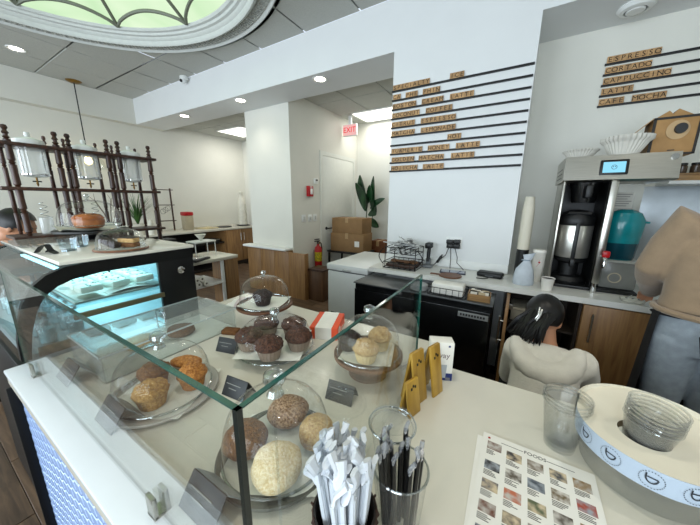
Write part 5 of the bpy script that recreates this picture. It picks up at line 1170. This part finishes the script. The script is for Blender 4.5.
    return t
SKIN = mat('skin', 'b98566', .5, var=.05, scale=12); HAIR = mat('black_hair', '0d0a0a', .4, var=.3, scale=60, stretch=(1, 1, .1))
HOOD = mat('cream_fleece', 'e0dace', .9, var=.04, scale=25, bump=.15, bscale=90, sheen=.3)
SWEAT = mat('beige_fleece', '8d7860', .9, var=.05, scale=25, bump=.2, bscale=160, sheen=.3)
DENIM = mat('grey_blue_denim', '8f98a0', .85, var=.09, scale=30, bump=.2, bscale=220)
DARKP = mat('dark_trousers', '1a1c20', .85)
def hair_cap(HM, back=.02, low=-.06):
    g = G(); b = bmesh.new(); bmesh.ops.create_uvsphere(b, u_segments=28, v_segments=18, radius=1)
    for v in b.verts: v.co = Vector((v.co.x * .089, v.co.y * .107 - .014, v.co.z * .107 + .028))
    dl = [v for v in b.verts if (v.co.y > .045 and v.co.z < .075) or v.co.z < low + .02 or (v.co.y > .01 and v.co.z < .0)]
    bmesh.ops.delete(b, geom=dl, context='VERTS')
    for v in b.verts: v.co *= 1 + .04 * noise.noise(v.co * 60)
    g._merge(b, HM); return g
def strands(g, HM, roots, tips, n, r, seed):
    rr = random.Random(seed)
    for i in range(n):
        u = rr.random(); a = Vector(roots[0]).lerp(Vector(roots[1]), u) + Vector([rr.uniform(-.012, .012) for _ in range(3)]); b = Vector(tips[0]).lerp(Vector(tips[1]), u) + Vector([rr.uniform(-.02, .02) for _ in range(3)])
        mid = a.lerp(b, .5) + Vector((rr.uniform(-.012, .012), -.025, rr.uniform(-.01, .01))); g.tube([HM @ a, HM @ a.lerp(mid, .6), HM @ mid, HM @ b.lerp(mid, .4), HM @ b], [r, r, r * .9, r * .6, r * .15], 6)
# crouching person
def crouch_extra(t, HM, off, V):
    g = hair_cap(HM, low=-.05); P('hair', g, HAIR, t)
    g = G(); strands(g, HM, ((-.05, -.10, .03), (.06, -.10, .03)), ((-.11, -.13, -.12), (.035, -.13, -.13)), 64, .010, 1); strands(g, HM, ((-.06, -.05, -.01), (-.02, -.1, .0)), ((-.13, -.1, -.1), (-.06, -.14, -.16)), 26, .007, 2)
    P('loose_hair', g, HAIR, t, kind='stuff')
    g = G()
    for k in range(2): g.tube([HM @ Vector((.0 + k * .012, -.127, .06 - k * .01)), HM @ Vector((.004 + k * .008, -.14, .02)), HM @ Vector((-.014 + k * .01, -.136, -.025))], [.004, .005, .003], 6)
    P('hair_clip', g, mat('silver_clip', 'c9c9c4', .25, metal=.6), t, label='silver claw clip in the black hair')
    n, c = V['neck'], V['chest']; g = G()          # hood lying on the back
    sec = []
    for i in range(9):
        a = PI * (i / 8); x = math.cos(a); sec.append((off @ (n + Vector((x * .135, -.07 - .14 * math.sin(a), .02 - .10 * math.sin(a)))), .03 + .036 * math.sin(a)))
    g.tube([p for p, _ in sec], [r for _, r in sec], 14, flat=.8)
    g.loft([(off @ (n + Vector((0, -.12, .0))), (.12, 0, 0), (0, .05, .03)), (off @ (n + Vector((0, -.17, -.08))), (.14, 0, 0), (0, .06, .03)), (off @ (n + Vector((0, -.2, -.17))), (.10, 0, 0), (0, .045, .03))], 22)
    P('hood', fuse(g, .010, 6), HOOD, t)
    g = G()
    for k in range(4): 
        z = -.12 - .07 * k; g.tube([off @ (c + Vector((x, -.135 + .5 * x * x - .05 * k, .08 + z + .12 * x * x * (1 if k % 2 else -1)))) for x in (-.15, -.08, 0, .08, .15)], [.006, .013, .014, .013, .006], 8)
    P('folds', fuse(g, .006, 4), HOOD, t)
person('crouching person in a cream hoodie with clipped black hair', (.21, 1.5, 0),
       dict(pelvis=(.2, 1.42, .30), chest=(.205, 1.60, .66), neck=(.20, 1.74, .81), head=(.185, 1.80, .92), shL=(.075, 1.66, .765), shR=(.355, 1.66, .765), elL=(.06, 1.78, .53), elR=(.43, 1.82, .56), wrL=(.11, 2.03, .52), wrR=(.34, 2.06, .56),
            hipL=(.11, 1.45, .30), hipR=(.29, 1.45, .30), knL=(.08, 1.86, .42), knR=(.34, 1.86, .42), anL=(.09, 1.58, .095), anR=(.33, 1.58, .095)), (.3, .9, -.25), SKIN, HOOD, DARKP, BLACK, crouch_extra)
# standing person
def stand_extra(t, HM, off, V):
    P('hair', hair_cap(HM, low=-.07), HAIR, t)
    g = G(); strands(g, HM, ((-.08, -.05, .02), (.08, -.08, .02)), ((-.10, -.04, -.16), (.07, -.10, -.2)), 50, .008, 5); P('loose_hair', g, HAIR, t, kind='stuff')
    p = V['pelvis']; APR = mat('dark_apron', '1c1a1c', .8)
    g = G(); g.grid(lambda u, v: off @ (p + Vector(((.19 + .03 * v) * math.cos(PI * (1.08 - 1.16 * u)), (.15 + .05 * v) * math.sin(PI * (1.12 - 1.24 * u)) - .0, .12 - .62 * v))), 24, 12); P('apron', g, APR, t)
    g = G(); g.tube([off @ (p + Vector((.188 * math.cos(a), .142 * math.sin(a), .085 - .02 * math.sin(a)))) for a in [2 * PI * i / 28 for i in range(29)]], .011, 6, flat=.5)
    for dx in (-.05, .05): g.tube([off @ (p + Vector((0, -.155, .1))), off @ (p + Vector((dx * .8, -.18, .09))), off @ (p + Vector((dx * 1.6, -.175, .06 - abs(dx) * .4))), off @ (p + Vector((dx * 1.2, -.17, -.05)))], [.014, .014, .012, .009], 8, flat=.4)
    P('apron_ties', g, APR, t)
    c = V['chest']; g = G(); g.tube([off @ (p + Vector((.192 * math.cos(a), .145 * math.sin(a), .105 - .01 * math.cos(a)))) for a in [2 * PI * i / 28 for i in range(29)]], .015, 8); P('sweater_hem', g, SWEAT, t)
    g = G(); w_, e_ = V['wrL'], V['elL']; d = (w_ - e_).normalized(); g.tube([off @ (w_ - d * .05), off @ (w_ - d * .015), off @ (w_ + d * .01)], [.046, .05, .044], 14); P('cuff', g, SWEAT, t)
    g = G(); s_, e_ = V['shL'], V['elL']; g.tube([off @ (s_ + Vector((.07, -.10, -.13))), off @ (s_ + Vector((.03, -.085, .0))), off @ (s_ + Vector((.06, -.03, .085)))], .006, 8); P('shoulder_seam', g, SWEAT, t)
person('standing person in a beige fleece and grey jeans at the back counter', (.82, 1.95, 0),
       dict(pelvis=(.83, 1.93, .93), chest=(.85, 1.98, 1.30), neck=(.90, 2.06, 1.54), head=(.975, 2.14, 1.68), shL=(.695, 2.0, 1.47), shR=(1.03, 2.0, 1.46), elL=(.625, 2.03, 1.225), elR=(1.12, 2.03, 1.2), wrL=(.72, 2.27, 1.05), wrR=(1.02, 2.27, 1.05),
            hipL=(.735, 1.93, .9), hipR=(.925, 1.93, .9), knL=(.75, 1.96, .48), knR=(.92, 1.96, .48), anL=(.75, 1.92, .095), anR=(.93, 1.92, .095)), (.1, .95, -.35), SKIN, SWEAT, DENIM, BLACK, stand_extra, hands=((.1, .8, -.45), (0, -.5, -1)), cuff=.9, hem=.10, puff=.008)
# customer beyond the case
def cust_extra(t, HM, off, V):
    P('hair', hair_cap(HM, low=-.04), HAIR, t)
person('person with short black hair looking down behind the drip towers', (-3.25, .35, 0),
       dict(pelvis=(-3.36, .28, .86), chest=(-3.24, .34, 1.12), neck=(-3.17, .40, 1.25), head=(-3.08, .475, 1.345), shL=(-3.33, .46, 1.17), shR=(-3.12, .24, 1.17), elL=(-3.25, .62, .98), elR=(-3.06, .28, .96), wrL=(-3.15, .62, .95), wrR=(-3.09, .42, .98),
            hipL=(-3.4, .35, .84), hipR=(-3.27, .22, .84), knL=(-3.38, .38, .46), knR=(-3.25, .25, .46), anL=(-3.4, .36, .095), anR=(-3.27, .23, .095)), (.45, .8, -.4), SKIN, mat('navy_shirt', '20242c', .8), DARKP, BLACK, cust_extra, hands=((.1, .7, -.1), (0, 0, -1)))
